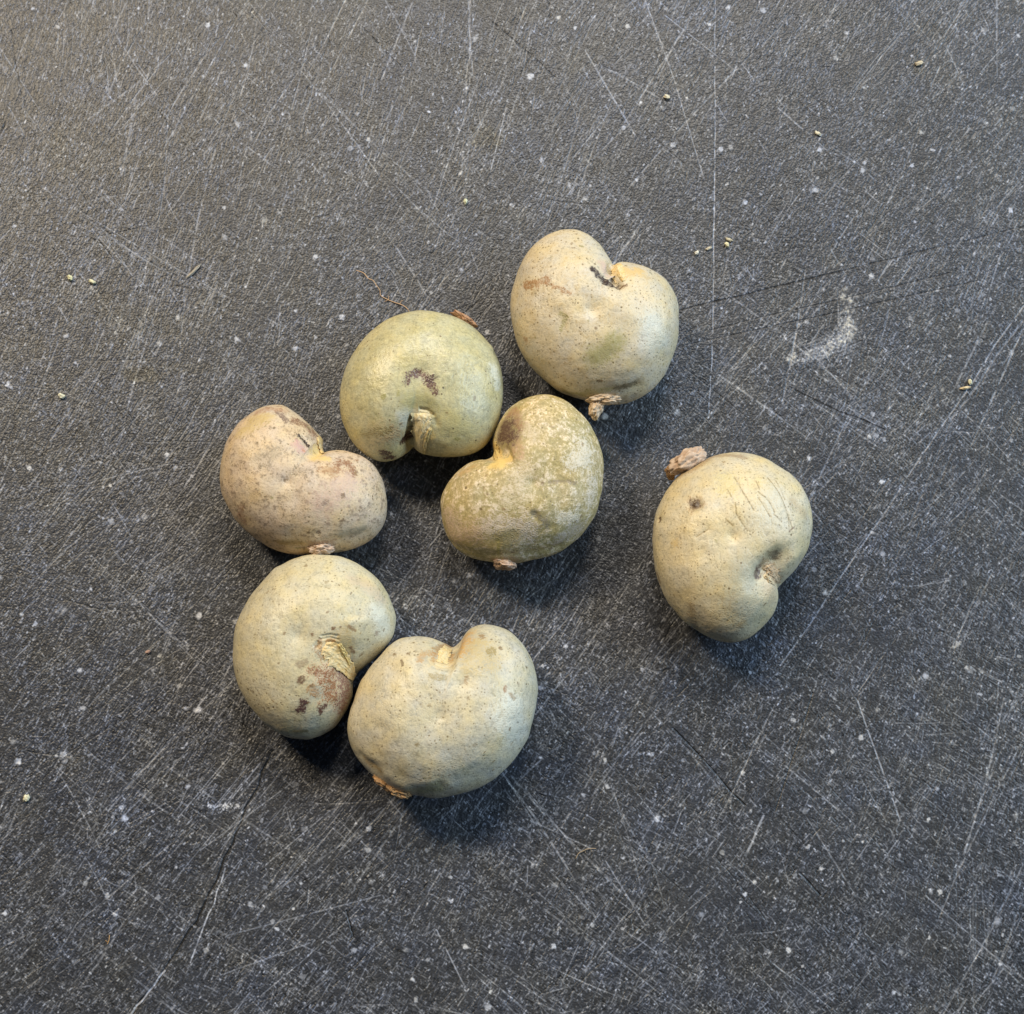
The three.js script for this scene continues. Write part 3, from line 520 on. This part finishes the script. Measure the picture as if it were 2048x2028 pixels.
const pinkNut = {
  seed: 3, label: 'pinkish beige kidney-shaped cashew nut with grey mottling and brown blotches', origin: [420, 790], zoom: 5.084, thick: 21, belly: 0.85, full: 0.85, lean: [0.0, -0.03], centre: [840, 980], rough: 0.55,
  outline: [[690, 115], [780, 130], [880, 190], [980, 270], [1060, 350], [1110, 410], [1150, 470], [1152, 545], [1172, 598], [1240, 592], [1340, 590], [1440, 605], [1560, 650], [1660, 730], [1740, 840], [1790, 980], [1805, 1120], [1780, 1260], [1720, 1380], [1620, 1480], [1480, 1550], [1320, 1590], [1180, 1605], [1030, 1612], [880, 1612], [740, 1592], [600, 1545], [470, 1470], [360, 1380], [260, 1270], [190, 1150], [130, 1010], [108, 860], [115, 720], [140, 600], [180, 480], [250, 370], [340, 270], [440, 190], [560, 130]],
  skin: [[0.62, 0.50, 0.345], [0.62, 0.485, 0.345], [0.23, 0.175, 0.12]], speck: 0.6, mottle: 0.8, flecks: 60,
  dents: [[[[1130, 1530]], 110, 0.6], [[[1090, 560], [1000, 600]], 110, -0.8], [[[600, 1520], [900, 1545], [1100, 1520], [1350, 1470], [1560, 1400]], 55, -0.3], [[[950, 430], [990, 480]], 34, -0.3], [[[1100, 1410]], 30, -0.10], [[[700, 900]], 300, 0.3]],
  marks: [[[[1040, 1510], [1230, 1500]], 60, [0.36, 0.23, 0.14], 0.6, 0.7, 0.9], [[[480, 170], [620, 140], [740, 150]], 70, [0.36, 0.21, 0.13], 0.55, 0.7, 0.9], [[[720, 190], [770, 240]], 42, [0.20, 0.14, 0.11], 0.7, 0.7, 0.8], [[[880, 260], [990, 320], [1060, 400]], 85, [0.22, 0.12, 0.07], 0.75, 0.7, 0.8], [[[900, 410], [960, 460], [1010, 500]], 26, DARK, 0.95, 0.6, 1.0], [[[880, 500], [950, 550]], 80, [0.56, 0.35, 0.30], 0.65, 0.3, 0.5], [[[960, 550]], 26, [0.5, 0.24, 0.13], 0.6, 0.3], [[[1130, 450], [1110, 560], [1080, 620], [1180, 640]], 75, [0.66, 0.50, 0.22], 0.9, 0.15, 0.4], [[[1300, 690], [1400, 690], [1470, 780]], 55, [0.24, 0.12, 0.06], 0.75, 0.7, 0.9], [[[1170, 760], [1280, 750], [1240, 800]], 60, [0.33, 0.18, 0.08], 0.6, 0.7, 1.0], [[[1490, 670]], 28, [0.28, 0.15, 0.08], 0.6, 0.6], [[[420, 260], [560, 230], [330, 370]], 110, [0.52, 0.40, 0.17], 0.6, 0.4, 0.6],
    [[[1200, 1050], [1150, 1100], [1400, 900]], 170, [0.55, 0.40, 0.32], 0.55, 0.5, 0.8], [[[480, 640], [700, 560], [560, 700]], 90, [0.27, 0.22, 0.15], 0.45, 0.9, 1.1], [[[880, 770], [1000, 780]], 60, [0.25, 0.19, 0.13], 0.5, 0.9, 1.0], [[[1170, 1090]], 45, [0.27, 0.20, 0.16], 0.6, 0.8], [[[300, 1220], [340, 1290], [320, 1150]], 45, [0.30, 0.18, 0.12], 0.5, 0.6, 0.8], [[[1105, 1400]], 34, [0.14, 0.10, 0.08], 0.8, 0.6], [[[700, 1510], [900, 1510]], 60, [0.28, 0.20, 0.07], 0.55, 0.5, 0.7], [[[1350, 1420], [1550, 1370]], 70, [0.30, 0.27, 0.20], 0.5, 0.5, 0.6]],
  pieces: [tongue('hilum', { line: [[1100, 420, -0.2], [1125, 500, -0.3], [1140, 580, -0.3]], widths: [40, 55, 36], height: 0.7, colors: FLESH, seed: 23 }),
    lump('stalk', { at: [1135, 1562], l: 145, w: 66, h: 2.2, turn: -0.06, y: 2.7, rough: 0.75, seed: 31, colors: ROSY, ridge: 0.12 })],
};
const dustyNut = {
  seed: 4, label: 'olive cashew nut with dusty white bloom and a dark brown patch by its notch', origin: [860, 770], zoom: 5.034, thick: 21.5, belly: 0.85, full: 0.85, lean: [0.02, -0.03], centre: [1040, 1080], rough: 0.62,
  outline: [[1110, 118], [1240, 130], [1370, 180], [1480, 260], [1580, 370], [1650, 490], [1710, 640], [1745, 800], [1745, 960], [1715, 1120], [1660, 1290], [1580, 1430], [1470, 1550], [1340, 1650], [1200, 1710], [1040, 1750], [880, 1785], [740, 1775], [600, 1765], [470, 1740], [340, 1690], [230, 1610], [150, 1470], [115, 1310], [105, 1180], [130, 1080], [190, 980], [270, 880], [380, 800], [470, 765], [560, 752], [625, 725], [645, 675], [635, 610], [640, 530], [655, 480], [685, 420], [740, 330], [810, 250], [900, 180], [1000, 135]],
  skin: [[0.40, 0.335, 0.155], [0.46, 0.375, 0.195], [0.64, 0.55, 0.42]], speck: 0.45, mottle: 0.62, flecks: 45, lumpy: 0.45,
  dents: [[[[748, 1740]], 110, 0.6], [[[720, 730], [640, 700]], 100, -0.8], [[[650, 600], [700, 700], [700, 800]], 60, 0.35], [[[770, 640], [810, 740]], 30, -0.45], [[[240, 1610], [400, 1670], [560, 1700], [760, 1690], [1000, 1690], [1300, 1620]], 56, -0.32], [[[1210, 975], [1390, 960], [1470, 995]], 20, -0.08], [[[1060, 1300]], 40, -0.25], [[[1560, 700]], 90, 0.25], [[[1440, 1330]], 90, 0.2]],
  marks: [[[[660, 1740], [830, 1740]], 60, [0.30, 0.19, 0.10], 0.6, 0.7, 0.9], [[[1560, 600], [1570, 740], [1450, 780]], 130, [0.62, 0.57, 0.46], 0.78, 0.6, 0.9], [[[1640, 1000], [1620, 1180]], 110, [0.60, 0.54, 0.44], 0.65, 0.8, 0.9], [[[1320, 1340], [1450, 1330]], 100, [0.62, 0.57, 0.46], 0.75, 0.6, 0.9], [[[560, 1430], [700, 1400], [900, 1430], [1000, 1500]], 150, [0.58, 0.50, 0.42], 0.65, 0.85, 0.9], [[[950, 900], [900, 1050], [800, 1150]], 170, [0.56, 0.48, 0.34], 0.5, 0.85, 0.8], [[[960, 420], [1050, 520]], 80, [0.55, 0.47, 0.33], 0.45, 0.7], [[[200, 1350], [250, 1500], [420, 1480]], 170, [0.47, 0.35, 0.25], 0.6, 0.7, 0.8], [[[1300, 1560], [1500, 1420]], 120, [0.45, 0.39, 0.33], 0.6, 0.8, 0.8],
    [[[760, 420], [800, 520], [730, 500]], 150, [0.09, 0.045, 0.025], 0.97, 0.3, 0.5], [[[800, 300], [850, 250], [900, 420]], 75, [0.26, 0.13, 0.06], 0.6, 0.6, 0.8], [[[630, 580], [670, 690], [720, 800], [640, 800], [760, 740]], 80, [0.68, 0.50, 0.18], 0.92, 0.12, 0.35], [[[840, 640], [900, 700], [880, 560]], 70, [0.42, 0.26, 0.14], 0.5, 0.6, 0.8], [[[1060, 1310], [1040, 1280], [1190, 1400]], 44, [0.14, 0.12, 0.08], 0.6, 0.7, 0.9], [[[1210, 975], [1390, 965], [1460, 1000]], 22, [0.16, 0.12, 0.07], 0.5, 0.7, 0.8], [[[320, 890], [420, 830]], 55, [0.46, 0.30, 0.12], 0.5, 0.7, 0.8], [[[780, 1560], [700, 1540], [850, 1500]], 90, [0.22, 0.19, 0.08], 0.6, 0.8, 0.9], [[[690, 1560], [690, 1690]], 24, [0.38, 0.32, 0.08], 0.6, 0.5]],
  pieces: [tongue('hilum', { line: [[628, 572, 0.1], [650, 640, -0.1], [690, 740, -0.3]], widths: [60, 70, 70], height: 0.9, colors: [[0.62, 0.42, 0.15], [0.66, 0.50, 0.20], [0.48, 0.28, 0.10]], seed: 33 }),
    lump('stalk', { at: [748, 1800], l: 118, w: 62, h: 2.0, turn: 0.08, y: 0.9, rough: 0.75, seed: 37, colors: [[0.36, 0.23, 0.13], [0.47, 0.33, 0.24], [0.13, 0.07, 0.05]], ridge: 0.14 })],
};
const scoredNut = {
  seed: 5, label: 'yellowish cashew nut with parallel scratches, a dark round spot and a chunky stub', origin: [1280, 870], zoom: 4.347, thick: 23, belly: 0.9, full: 0.8, lean: [0.02, 0.0], centre: [750, 960], rough: 0.48,
  outline: [[830, 160], [950, 175], [1070, 210], [1190, 280], [1310, 370], [1400, 470], [1460, 590], [1495, 740], [1490, 880], [1460, 1000], [1400, 1110], [1330, 1200], [1260, 1265], [1205, 1320], [1185, 1350], [1190, 1420], [1170, 1520], [1110, 1620], [1030, 1700], [930, 1770], [820, 1803], [700, 1790], [590, 1750], [490, 1690], [390, 1620], [310, 1530], [240, 1440], [180, 1320], [135, 1180], [115, 1030], [108, 880], [120, 760], [150, 640], [210, 520], [280, 420], [370, 330], [480, 260], [600, 200], [720, 165]],
  skin: [[0.585, 0.515, 0.35], [0.655, 0.57, 0.38], [0.42, 0.355, 0.23]], speck: 0.65, mottle: 0.4, flecks: 55,
  dents: [[[[1060, 1205], [1130, 1110], [1200, 1045]], 60, -0.5], [[[1090, 1170], [1190, 1100]], 150, -1.1], [[[1190, 1120], [1190, 1200], [1210, 1310]], 46, -0.45], [[[1330, 1080]], 90, 0.7], [[[1130, 1400]], 100, 0.35], [[[480, 605]], 52, -0.5], [[[480, 605]], 24, 0.45], [[[170, 740]], 30, -0.4], [[[820, 360], [900, 500], [990, 655]], 11, -0.10], [[[1110, 370], [1210, 500], [1280, 670], [1330, 810]], 13, -0.12], [[[1030, 545], [1130, 710]], 10, -0.10], [[[1030, 490], [1120, 570], [1170, 670]], 12, -0.10], [[[840, 690], [935, 835]], 10, -0.09], [[[750, 740], [810, 790]], 10, -0.06], [[[490, 885], [590, 820]], 10, -0.06]],
  marks: [[[[330, 370], [470, 290], [580, 220]], 60, [0.34, 0.23, 0.12], 0.55, 0.7, 0.9], [[[1100, 640], [1160, 500], [1080, 700]], 150, [0.60, 0.57, 0.46], 0.6, 0.45, 0.6], [[[760, 450], [740, 380]], 130, [0.58, 0.50, 0.23], 0.45, 0.5, 0.7], [[[940, 1250], [880, 1450], [1000, 1550]], 210, GREY, 0.45, 0.45, 0.7], [[[480, 605]], 95, [0.36, 0.20, 0.08], 0.5, 0.4, 0.6], [[[480, 600]], 80, [0.07, 0.045, 0.03], 0.97, 0.35, 0.3], [[[172, 740]], 32, [0.10, 0.05, 0.03], 0.9, 0.4, 0.5], [[[1050, 1220], [1070, 1180]], 52, [0.09, 0.055, 0.045], 0.85, 0.5, 0.5], [[[1160, 1040], [1220, 1065]], 50, [0.20, 0.15, 0.09], 0.7, 0.7, 0.8], [[[1110, 1120], [1180, 1180], [1220, 1260]], 65, [0.36, 0.25, 0.14], 0.75, 0.7, 0.7], [[[1120, 1330], [1150, 1420]], 90, [0.53, 0.42, 0.27], 0.6, 0.5, 0.6],
    [[[820, 360], [900, 500], [990, 655]], 8, [0.24, 0.18, 0.085], 0.62, 0.9, 0.6], [[[1110, 370], [1210, 500], [1280, 670], [1330, 810]], 8, [0.24, 0.18, 0.085], 0.62, 0.9, 0.6], [[[1030, 545], [1130, 710]], 8, [0.24, 0.18, 0.085], 0.62, 0.9, 0.6], [[[1030, 490], [1120, 570], [1170, 670]], 8, [0.24, 0.18, 0.085], 0.62, 0.9, 0.6], [[[840, 690], [935, 835]], 8, [0.24, 0.18, 0.085], 0.62, 0.9, 0.6], [[[1300, 835], [1345, 800]], 9, BROWN, 0.6, 0.5], [[[1180, 400], [1260, 560]], 7, [0.28, 0.21, 0.1], 0.6, 0.9, 0.7], [[[1010, 400], [1040, 470]], 7, [0.25, 0.18, 0.09], 0.6, 0.9, 0.7], [[[1170, 690], [1230, 750]], 9, [0.25, 0.18, 0.09], 0.7, 0.9, 0.7], [[[760, 470], [800, 540]], 8, [0.27, 0.2, 0.08], 0.6, 0.9, 0.7], [[[830, 590], [840, 690]], 8, [0.27, 0.2, 0.08], 0.6, 0.9, 0.7], [[[1290, 700], [1300, 840]], 7, [0.28, 0.2, 0.1], 0.6, 0.9, 0.7], [[[750, 740], [810, 785]], 9, [0.24, 0.17, 0.07], 0.7, 0.8, 0.7], [[[490, 885], [590, 820]], 8, [0.3, 0.22, 0.1], 0.6, 0.9, 0.8], [[[150, 1220], [160, 1280]], 38, [0.22, 0.14, 0.07], 0.6, 0.6, 0.9], [[[310, 940]], 60, [0.52, 0.36, 0.12], 0.4, 0.5], [[[450, 1490], [480, 1690], [900, 1640]], 40, [0.28, 0.19, 0.08], 0.4, 0.8, 1.0], [[[600, 200], [760, 170], [900, 190]], 50, [0.26, 0.16, 0.09], 0.4, 0.7, 0.8], [[[1440, 690], [1330, 590]], 60, [0.40, 0.30, 0.17], 0.35, 0.8]],
  pieces: [tongue('hilum', { line: [[1110, 1120], [1165, 1190], [1200, 1290]], widths: [80, 90, 60], height: 0.5, colors: [[0.40, 0.28, 0.16], [0.50, 0.38, 0.24], [0.20, 0.12, 0.06]], seed: 43 }),
    tongue('hilum', { line: [[1090, 1200], [1140, 1265], [1190, 1330]], widths: [40, 46, 36], height: 0.35, colors: [[0.52, 0.42, 0.26], [0.56, 0.46, 0.30], [0.4, 0.28, 0.16]], seed: 47 }),
    lump('stalk', { at: [425, 225], l: 182, w: 104, h: 2.9, turn: -0.42, y: 1.4, rough: 0.5, seed: 41, colors: ROSY, ridge: 0.10 }),
    lump('stalk', { at: [262, 330], l: 62, w: 40, h: 2.0, turn: 1.1, y: -0.8, rough: 0.7, seed: 45, colors: [[0.30, 0.17, 0.07], [0.42, 0.25, 0.12], [0.10, 0.05, 0.03]], ridge: 0.12 })],
};
const hookedNut = {
  seed: 6, label: 'grey-green cashew nut with an orange fold and brown-spotted hooked end', origin: [440, 1090], zoom: 4.666, thick: 22, belly: 0.88, full: 0.78, lean: [0.02, 0.0], centre: [780, 900], rough: 0.5,
  outline: [[960, 95], [1120, 110], [1250, 160], [1380, 240], [1490, 330], [1550, 430], [1600, 530], [1640, 680], [1628, 800], [1585, 905], [1500, 1005], [1400, 1095], [1300, 1185], [1255, 1245], [1240, 1320], [1228, 1420], [1192, 1530], [1130, 1630], [1050, 1720], [950, 1780], [830, 1815], [700, 1805], [570, 1765], [450, 1690], [340, 1590], [250, 1470], [180, 1330], [140, 1180], [125, 1020], [130, 860], [160, 730], [210, 610], [290, 470], [390, 350], [500, 238], [590, 188], [700, 130], [830, 100]],
  skin: [[0.515, 0.475, 0.335], [0.58, 0.525, 0.365], [0.38, 0.34, 0.21]], speck: 0.5, mottle: 0.36, flecks: 45,
  dents: [[[[1250, 1230], [1150, 1080], [1040, 930]], 60, -0.6], [[[1100, 1060], [1180, 1120]], 170, -0.7], [[[950, 850], [1030, 835], [1100, 850]], 12, -0.25], [[[940, 880], [1030, 860], [1110, 885]], 11, -0.22], [[[895, 960], [930, 925]], 14, -0.3], [[[880, 940], [910, 905]], 10, -0.2], [[[1300, 640], [1200, 660]], 45, -0.25], [[[1340, 700], [1200, 720]], 45, 0.2], [[[520, 225]], 60, 0.25], [[[1450, 400]], 90, 0.3]],
  marks: [[[[930, 900], [900, 980], [960, 1060]], 30, [0.30, 0.17, 0.07], 0.6, 0.9, 1.1], [[[1235, 1150], [1200, 1215]], 34, [0.15, 0.07, 0.04], 0.8, 0.8, 1.0], [[[1000, 1200], [1100, 1150], [1150, 1300], [1060, 1400]], 190, [0.60, 0.45, 0.28], 0.7, 0.5, 0.7], [[[1180, 1200], [1190, 1330], [1160, 1480]], 130, [0.24, 0.13, 0.10], 0.85, 0.7, 0.9], [[[880, 1160], [960, 1190], [1080, 1200]], 62, [0.28, 0.13, 0.06], 0.85, 0.8, 1.2], [[[990, 1250], [1060, 1330], [1000, 1400], [1080, 1440]], 70, [0.30, 0.13, 0.05], 0.85, 0.8, 1.3], [[[850, 1340], [900, 1380]], 50, [0.34, 0.19, 0.08], 0.6, 0.9, 1.2], [[[740, 1540], [790, 1470]], 48, [0.09, 0.045, 0.04], 0.95, 0.5, 0.8], [[[930, 1545], [970, 1515]], 42, [0.11, 0.05, 0.035], 0.95, 0.5, 0.8], [[[770, 1245], [740, 1270]], 34, [0.14, 0.08, 0.05], 0.8, 0.6, 0.8], [[[740, 1110], [800, 1100]], 36, [0.22, 0.16, 0.11], 0.5, 0.7], [[[860, 835]], 22, [0.17, 0.10, 0.05], 0.8, 0.4], [[[1060, 775]], 22, [0.17, 0.10, 0.05], 0.8, 0.4], [[[1120, 765]], 18, [0.18, 0.11, 0.05], 0.7, 0.4], [[[1205, 760], [1260, 800]], 20, [0.24, 0.14, 0.06], 0.65, 0.5], [[[1230, 970], [1260, 1010]], 24, [0.15, 0.09, 0.05], 0.75, 0.5], [[[1240, 1110]], 24, [0.09, 0.05, 0.03], 0.9, 0.4], [[[1470, 820]], 28, [0.26, 0.20, 0.15], 0.6, 0.5], [[[1000, 630]], 16, [0.2, 0.14, 0.07], 0.7, 0.4], [[[990, 345]], 20, [0.28, 0.22, 0.12], 0.6, 0.5], [[[800, 190]], 18, [0.28, 0.22, 0.12], 0.6, 0.5], [[[810, 1740], [700, 1740]], 24, [0.24, 0.19, 0.08], 0.6, 0.6, 0.9],
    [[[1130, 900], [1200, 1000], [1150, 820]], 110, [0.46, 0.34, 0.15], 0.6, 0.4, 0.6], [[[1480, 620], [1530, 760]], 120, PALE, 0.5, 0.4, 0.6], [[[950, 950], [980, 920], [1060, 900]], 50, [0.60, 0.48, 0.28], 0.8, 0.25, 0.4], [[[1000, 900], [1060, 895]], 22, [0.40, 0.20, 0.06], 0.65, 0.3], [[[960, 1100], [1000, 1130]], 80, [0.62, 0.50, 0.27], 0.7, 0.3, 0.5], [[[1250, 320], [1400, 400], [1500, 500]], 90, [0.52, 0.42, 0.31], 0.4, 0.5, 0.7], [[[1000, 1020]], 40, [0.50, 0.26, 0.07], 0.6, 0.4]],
  pieces: [tongue('hilum', { line: [[950, 950], [1050, 1000], [1150, 1110], [1258, 1236]], widths: [120, 210, 170, 70], height: 0.5, colors: FLESH, seed: 51 }),
    tongue('hilum', { line: [[1100, 910], [1150, 1010], [1215, 1140]], widths: [44, 64, 40], height: 0.5, colors: [[0.66, 0.46, 0.16], [0.66, 0.50, 0.20], [0.55, 0.34, 0.08]], seed: 55 })],
};
const bigNut = {
  seed: 7, label: 'large grey-beige cashew nut with a yellow notch and a frayed orange stub', origin: [680, 1230], zoom: 4.555, thick: 24, belly: 0.9, full: 0.8, lean: [0.0, -0.03], centre: [920, 960], rough: 0.48,
  outline: [[680, 205], [790, 210], [890, 235], [970, 270], [1030, 300], [1090, 255], [1140, 180], [1200, 120], [1300, 95], [1420, 105], [1530, 150], [1640, 240], [1720, 350], [1775, 480], [1798, 640], [1790, 800], [1760, 960], [1710, 1110], [1640, 1240], [1550, 1360], [1430, 1470], [1300, 1550], [1160, 1610], [1010, 1650], [860, 1670], [700, 1650], [560, 1625], [430, 1570], [320, 1485], [225, 1385], [145, 1270], [95, 1150], [74, 1010], [92, 890], [128, 760], [178, 640], [268, 500], [358, 390], [456, 275], [560, 220]],
  skin: [[0.515, 0.485, 0.37], [0.595, 0.545, 0.41], [0.39, 0.355, 0.245]], speck: 0.46, mottle: 0.36, flecks: 45,
  dents: [[[[430, 1480], [560, 1570]], 90, 0.6], [[[1000, 310], [940, 400]], 100, -0.9], [[[870, 440], [940, 465], [1020, 445]], 12, -0.3], [[[860, 470], [940, 490], [1040, 465]], 14, -0.25], [[[330, 1400], [450, 1520], [600, 1600], [760, 1590], [900, 1550]], 60, -0.35], [[[200, 1280], [280, 1360]], 50, -0.4], [[[1560, 840], [1500, 1000]], 140, 0.3], [[[1130, 560], [1100, 620]], 70, -0.25], [[[380, 1060]], 60, -0.2]],
  marks: [[[[880, 330], [850, 400]], 34, [0.38, 0.22, 0.09], 0.55, 0.9, 1.1], [[[1010, 330], [1000, 400]], 30, [0.42, 0.25, 0.09], 0.6, 0.9, 1.0], [[[1130, 240], [1160, 180], [1100, 320]], 90, [0.50, 0.30, 0.10], 0.65, 0.6, 0.8], [[[1250, 280], [1200, 420], [1350, 420]], 160, [0.47, 0.38, 0.19], 0.6, 0.6, 0.8], [[[1295, 195]], 36, [0.26, 0.16, 0.07], 0.65, 0.6, 0.9], [[[1360, 350], [1390, 330]], 44, [0.27, 0.21, 0.08], 0.6, 0.7, 0.9], [[[1460, 305]], 20, [0.2, 0.13, 0.06], 0.7, 0.5], [[[1505, 690], [1515, 650]], 20, [0.32, 0.17, 0.07], 0.75, 0.5], [[[1550, 720], [1580, 755]], 26, [0.30, 0.21, 0.10], 0.65, 0.6], [[[500, 355]], 22, [0.18, 0.12, 0.05], 0.75, 0.5], [[[625, 355]], 18, [0.18, 0.12, 0.06], 0.7, 0.5], [[[560, 415], [575, 460]], 16, [0.16, 0.11, 0.06], 0.75, 0.5], [[[730, 400], [780, 350], [850, 350]], 44, [0.40, 0.24, 0.10], 0.5, 0.85, 1.1], [[[830, 560], [960, 575]], 34, [0.30, 0.24, 0.11], 0.6, 0.7, 0.9], [[[1150, 570], [1140, 610]], 26, [0.30, 0.21, 0.11], 0.6, 0.6, 0.8], [[[700, 1175]], 24, [0.24, 0.18, 0.09], 0.65, 0.5], [[[1230, 1180]], 26, [0.28, 0.22, 0.13], 0.55, 0.5], [[[870, 300], [940, 270], [1000, 270]], 38, [0.32, 0.18, 0.06], 0.6, 0.6, 0.9],
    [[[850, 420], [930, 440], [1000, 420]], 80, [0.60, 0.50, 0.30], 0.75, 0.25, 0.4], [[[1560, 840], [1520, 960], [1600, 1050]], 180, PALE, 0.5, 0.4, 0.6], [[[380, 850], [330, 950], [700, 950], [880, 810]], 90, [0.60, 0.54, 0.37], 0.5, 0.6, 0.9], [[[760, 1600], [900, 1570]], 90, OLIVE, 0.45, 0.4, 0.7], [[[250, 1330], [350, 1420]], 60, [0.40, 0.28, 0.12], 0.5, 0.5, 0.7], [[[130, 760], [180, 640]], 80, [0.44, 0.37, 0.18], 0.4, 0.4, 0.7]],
  pieces: [tongue('hilum', { line: [[985, 288], [950, 350], [930, 435]], widths: [80, 115, 90], height: 0.4, colors: [[0.66, 0.50, 0.23], [0.66, 0.55, 0.32], [0.48, 0.30, 0.12]], seed: 61, folds: 1.4 }),
    lump('stalk', { at: [405, 1520], l: 150, w: 55, h: 1.9, turn: 0.72, y: 1.3, rough: 0.75, seed: 63, colors: [[0.46, 0.27, 0.12], [0.56, 0.36, 0.19], [0.16, 0.08, 0.04]], ridge: 0.16 }),
    lump('stalk', { at: [545, 1605], l: 125, w: 52, h: 1.9, turn: 0.35, y: 1.0, rough: 0.8, seed: 67, colors: [[0.48, 0.28, 0.12], [0.58, 0.38, 0.2], [0.17, 0.08, 0.04]], ridge: 0.18 })],
};
for (const d of [heartNut, roundNut, pinkNut, dustyNut, scoredNut, hookedNut, bigNut]) buildNut(d);

// ---------------------------------------------------------------- fibres and crumbs lying on the worktop
function fibre(name, label, pts, radius, color, twigs = [], lift = 0.0004) {
  const root = new THREE.Group(); root.name = numbered(name); scene.add(root);
  const p0 = place(...pts[Math.floor(pts.length / 2)], 0); root.position.set(p0.x, 0, p0.z);
  const mat = new THREE.MeshStandardMaterial({ color: rgb(...color), roughness: 0.6 });
  const tube = (list, rad, kid) => {
    const c = new THREE.CatmullRomCurve3(list.map(([x, y, h]) => { const q = place(x, y, (h ?? 0) * MM + rad); return new THREE.Vector3(q.x - p0.x, q.y, q.z - p0.z); }));
    return mesh(kid, new THREE.TubeGeometry(c, list.length * 7, rad, 7, false), mat, root);
  };
  tube(pts, radius, 'strand');
  for (const t of twigs) tube(t, radius * 0.6, 'twig');
  return tag(root, label, 'fibre');
}
fibre('root_fibre', 'thin curled tan root fibre lying beside the round green nut', [[713, 541, 0.2], [727, 546, 0.6], [737, 557, 0.9], [746, 561, 1.0], [753, 571, 0.8], [760, 581, 0.5], [761, 590, 0.2], [775, 599, 0.1], [787, 604, 0.1], [799, 608, 0.3], [808, 612, 0.7], [815, 618, 0.8], [820, 627, 0.3]], 0.00010, [0.52, 0.34, 0.19],
  [[[777, 599, 0.1], [772, 602, 0.1], [769, 603, 0.0]], [[777, 599, 0.1], [777, 591, 0.2]], [[800, 608, 0.3], [803, 602, 0.4], [806, 601, 0.5]]]);
fibre('root_fibre', 'short forked straw-coloured fibre lying alone on the scratched worktop', [[1152, 1717, 0.1], [1157, 1707, 0.2], [1166, 1702, 0.3], [1175, 1698, 0.3], [1183, 1697, 0.2], [1192, 1697, 0.1]], 0.00008, [0.36, 0.27, 0.17], [[[1170, 1700, 0.2], [1171, 1706, 0.1]], [[1181, 1698, 0.2], [1184, 1704, 0.1]]]);
fibre('root_fibre', 'tiny orange fibre beside a long dark crack in the worktop', [[219, 1870, 0.1], [218, 1880, 0.2], [215, 1888, 0.1]], 0.00009, [0.42, 0.25, 0.10], [[[211, 1881, 0.05], [216, 1884, 0.1]]]);

function crumb(label, px, py, l, w, turn, color, seed, h = 0.45, group) {
  const q = place(px, py, 0.0003), c = color.map((v, k) => mix(v, [0.5, 0.48, 0.42][k], 0.35)), dim = c.map((v) => v * 0.8);
  const g = lumpGeometry(l * 0.78 * PX, h * 0.7 * MM, w * 0.78 * PX, 1.0, seed, [c, c.map((v) => Math.min(0.85, v * 1.1)), dim], 5);
  g.computeBoundingBox();
  const m = mesh(numbered('crumb'), g, crumbMat, scene);
  m.position.set(q.x, -g.boundingBox.min.y - 0.00004, q.z); m.rotation.y = -turn;
  tag(m, label, 'crumb', group);
}
const crumbMat = new THREE.MeshStandardMaterial({ vertexColors: true, roughness: 0.7 });
const STRAW = [0.62, 0.55, 0.28], CHALK = [0.66, 0.62, 0.50];
crumb('cream grain crumb on top of a straw husk crumb', 1940, 764, 7, 5, 1.3, [0.70, 0.66, 0.40], 1, 0.6);
crumb('pointed straw husk crumb lying across a pale scratch', 1931, 776, 13, 4, -0.12, [0.58, 0.42, 0.18], 2, 0.5);
crumb('straw-coloured crumb beside the vertical scratch, below a thin flake', 1454, 490, 7, 5, 0.8, STRAW, 3, 0.6);
crumb('thin pale flake above a straw crumb beside the vertical scratch', 1458, 479, 10, 4, 0.4, [0.50, 0.42, 0.24], 4, 0.4);
crumb('pale crumb at the lower end of a short smear near the heart-shaped nut', 1393, 506, 6, 5, -0.7, CHALK, 5, 0.55);
crumb('small pale crumb touching the vertical scratch', 1417, 497, 8, 4, -0.4, [0.55, 0.47, 0.32], 6, 0.4);
crumb('yellow seed-like crumb, first of two lying side by side', 140, 556, 8, 6, 0.9, [0.60, 0.57, 0.27], 7, 0.6);
crumb('yellow seed-like crumb with a paler end, second of two side by side', 184, 564, 9, 5, 0.4, [0.62, 0.58, 0.32], 8, 0.6);
crumb('brown splinter lying between two yellow crumbs and the curled fibre', 388, 542, 24, 4, -0.8, [0.27, 0.21, 0.14], 9, 0.4);
crumb('ivory grain-shaped crumb near the pinkish nut with a pointed end', 123, 792, 9, 6, 0.3, [0.66, 0.62, 0.42], 10, 0.6);
crumb('yellow triangular crumb near the worktop edge scratch, bigger than its neighbours', 53, 1596, 9, 7, -1.0, [0.62, 0.56, 0.32], 11, 0.7);
crumb('tiny rust-red crumb left of the grey-green hooked nut', 296, 1304, 6, 4, -0.5, [0.34, 0.12, 0.05], 12, 0.5);
crumb('yellow-green crumb standing alone above the round green nut', 931, 403, 8, 5, 1.4, [0.60, 0.62, 0.38], 13, 0.55);
crumb('tan crumb on a small brown stain', 1838, 127, 11, 6, -0.3, [0.48, 0.38, 0.22], 14, 0.5);
crumb('cream crumb with a tail, below the two long diagonal scratches', 1334, 194, 8, 6, 0.2, [0.62, 0.55, 0.36], 15, 0.55);
crumb('ivory crumb in front of the end of a short bent scratch', 1636, 267, 9, 5, 0.6, [0.58, 0.52, 0.34], 16, 0.5);

camera.far = 20;
renderer.render(scene, camera);
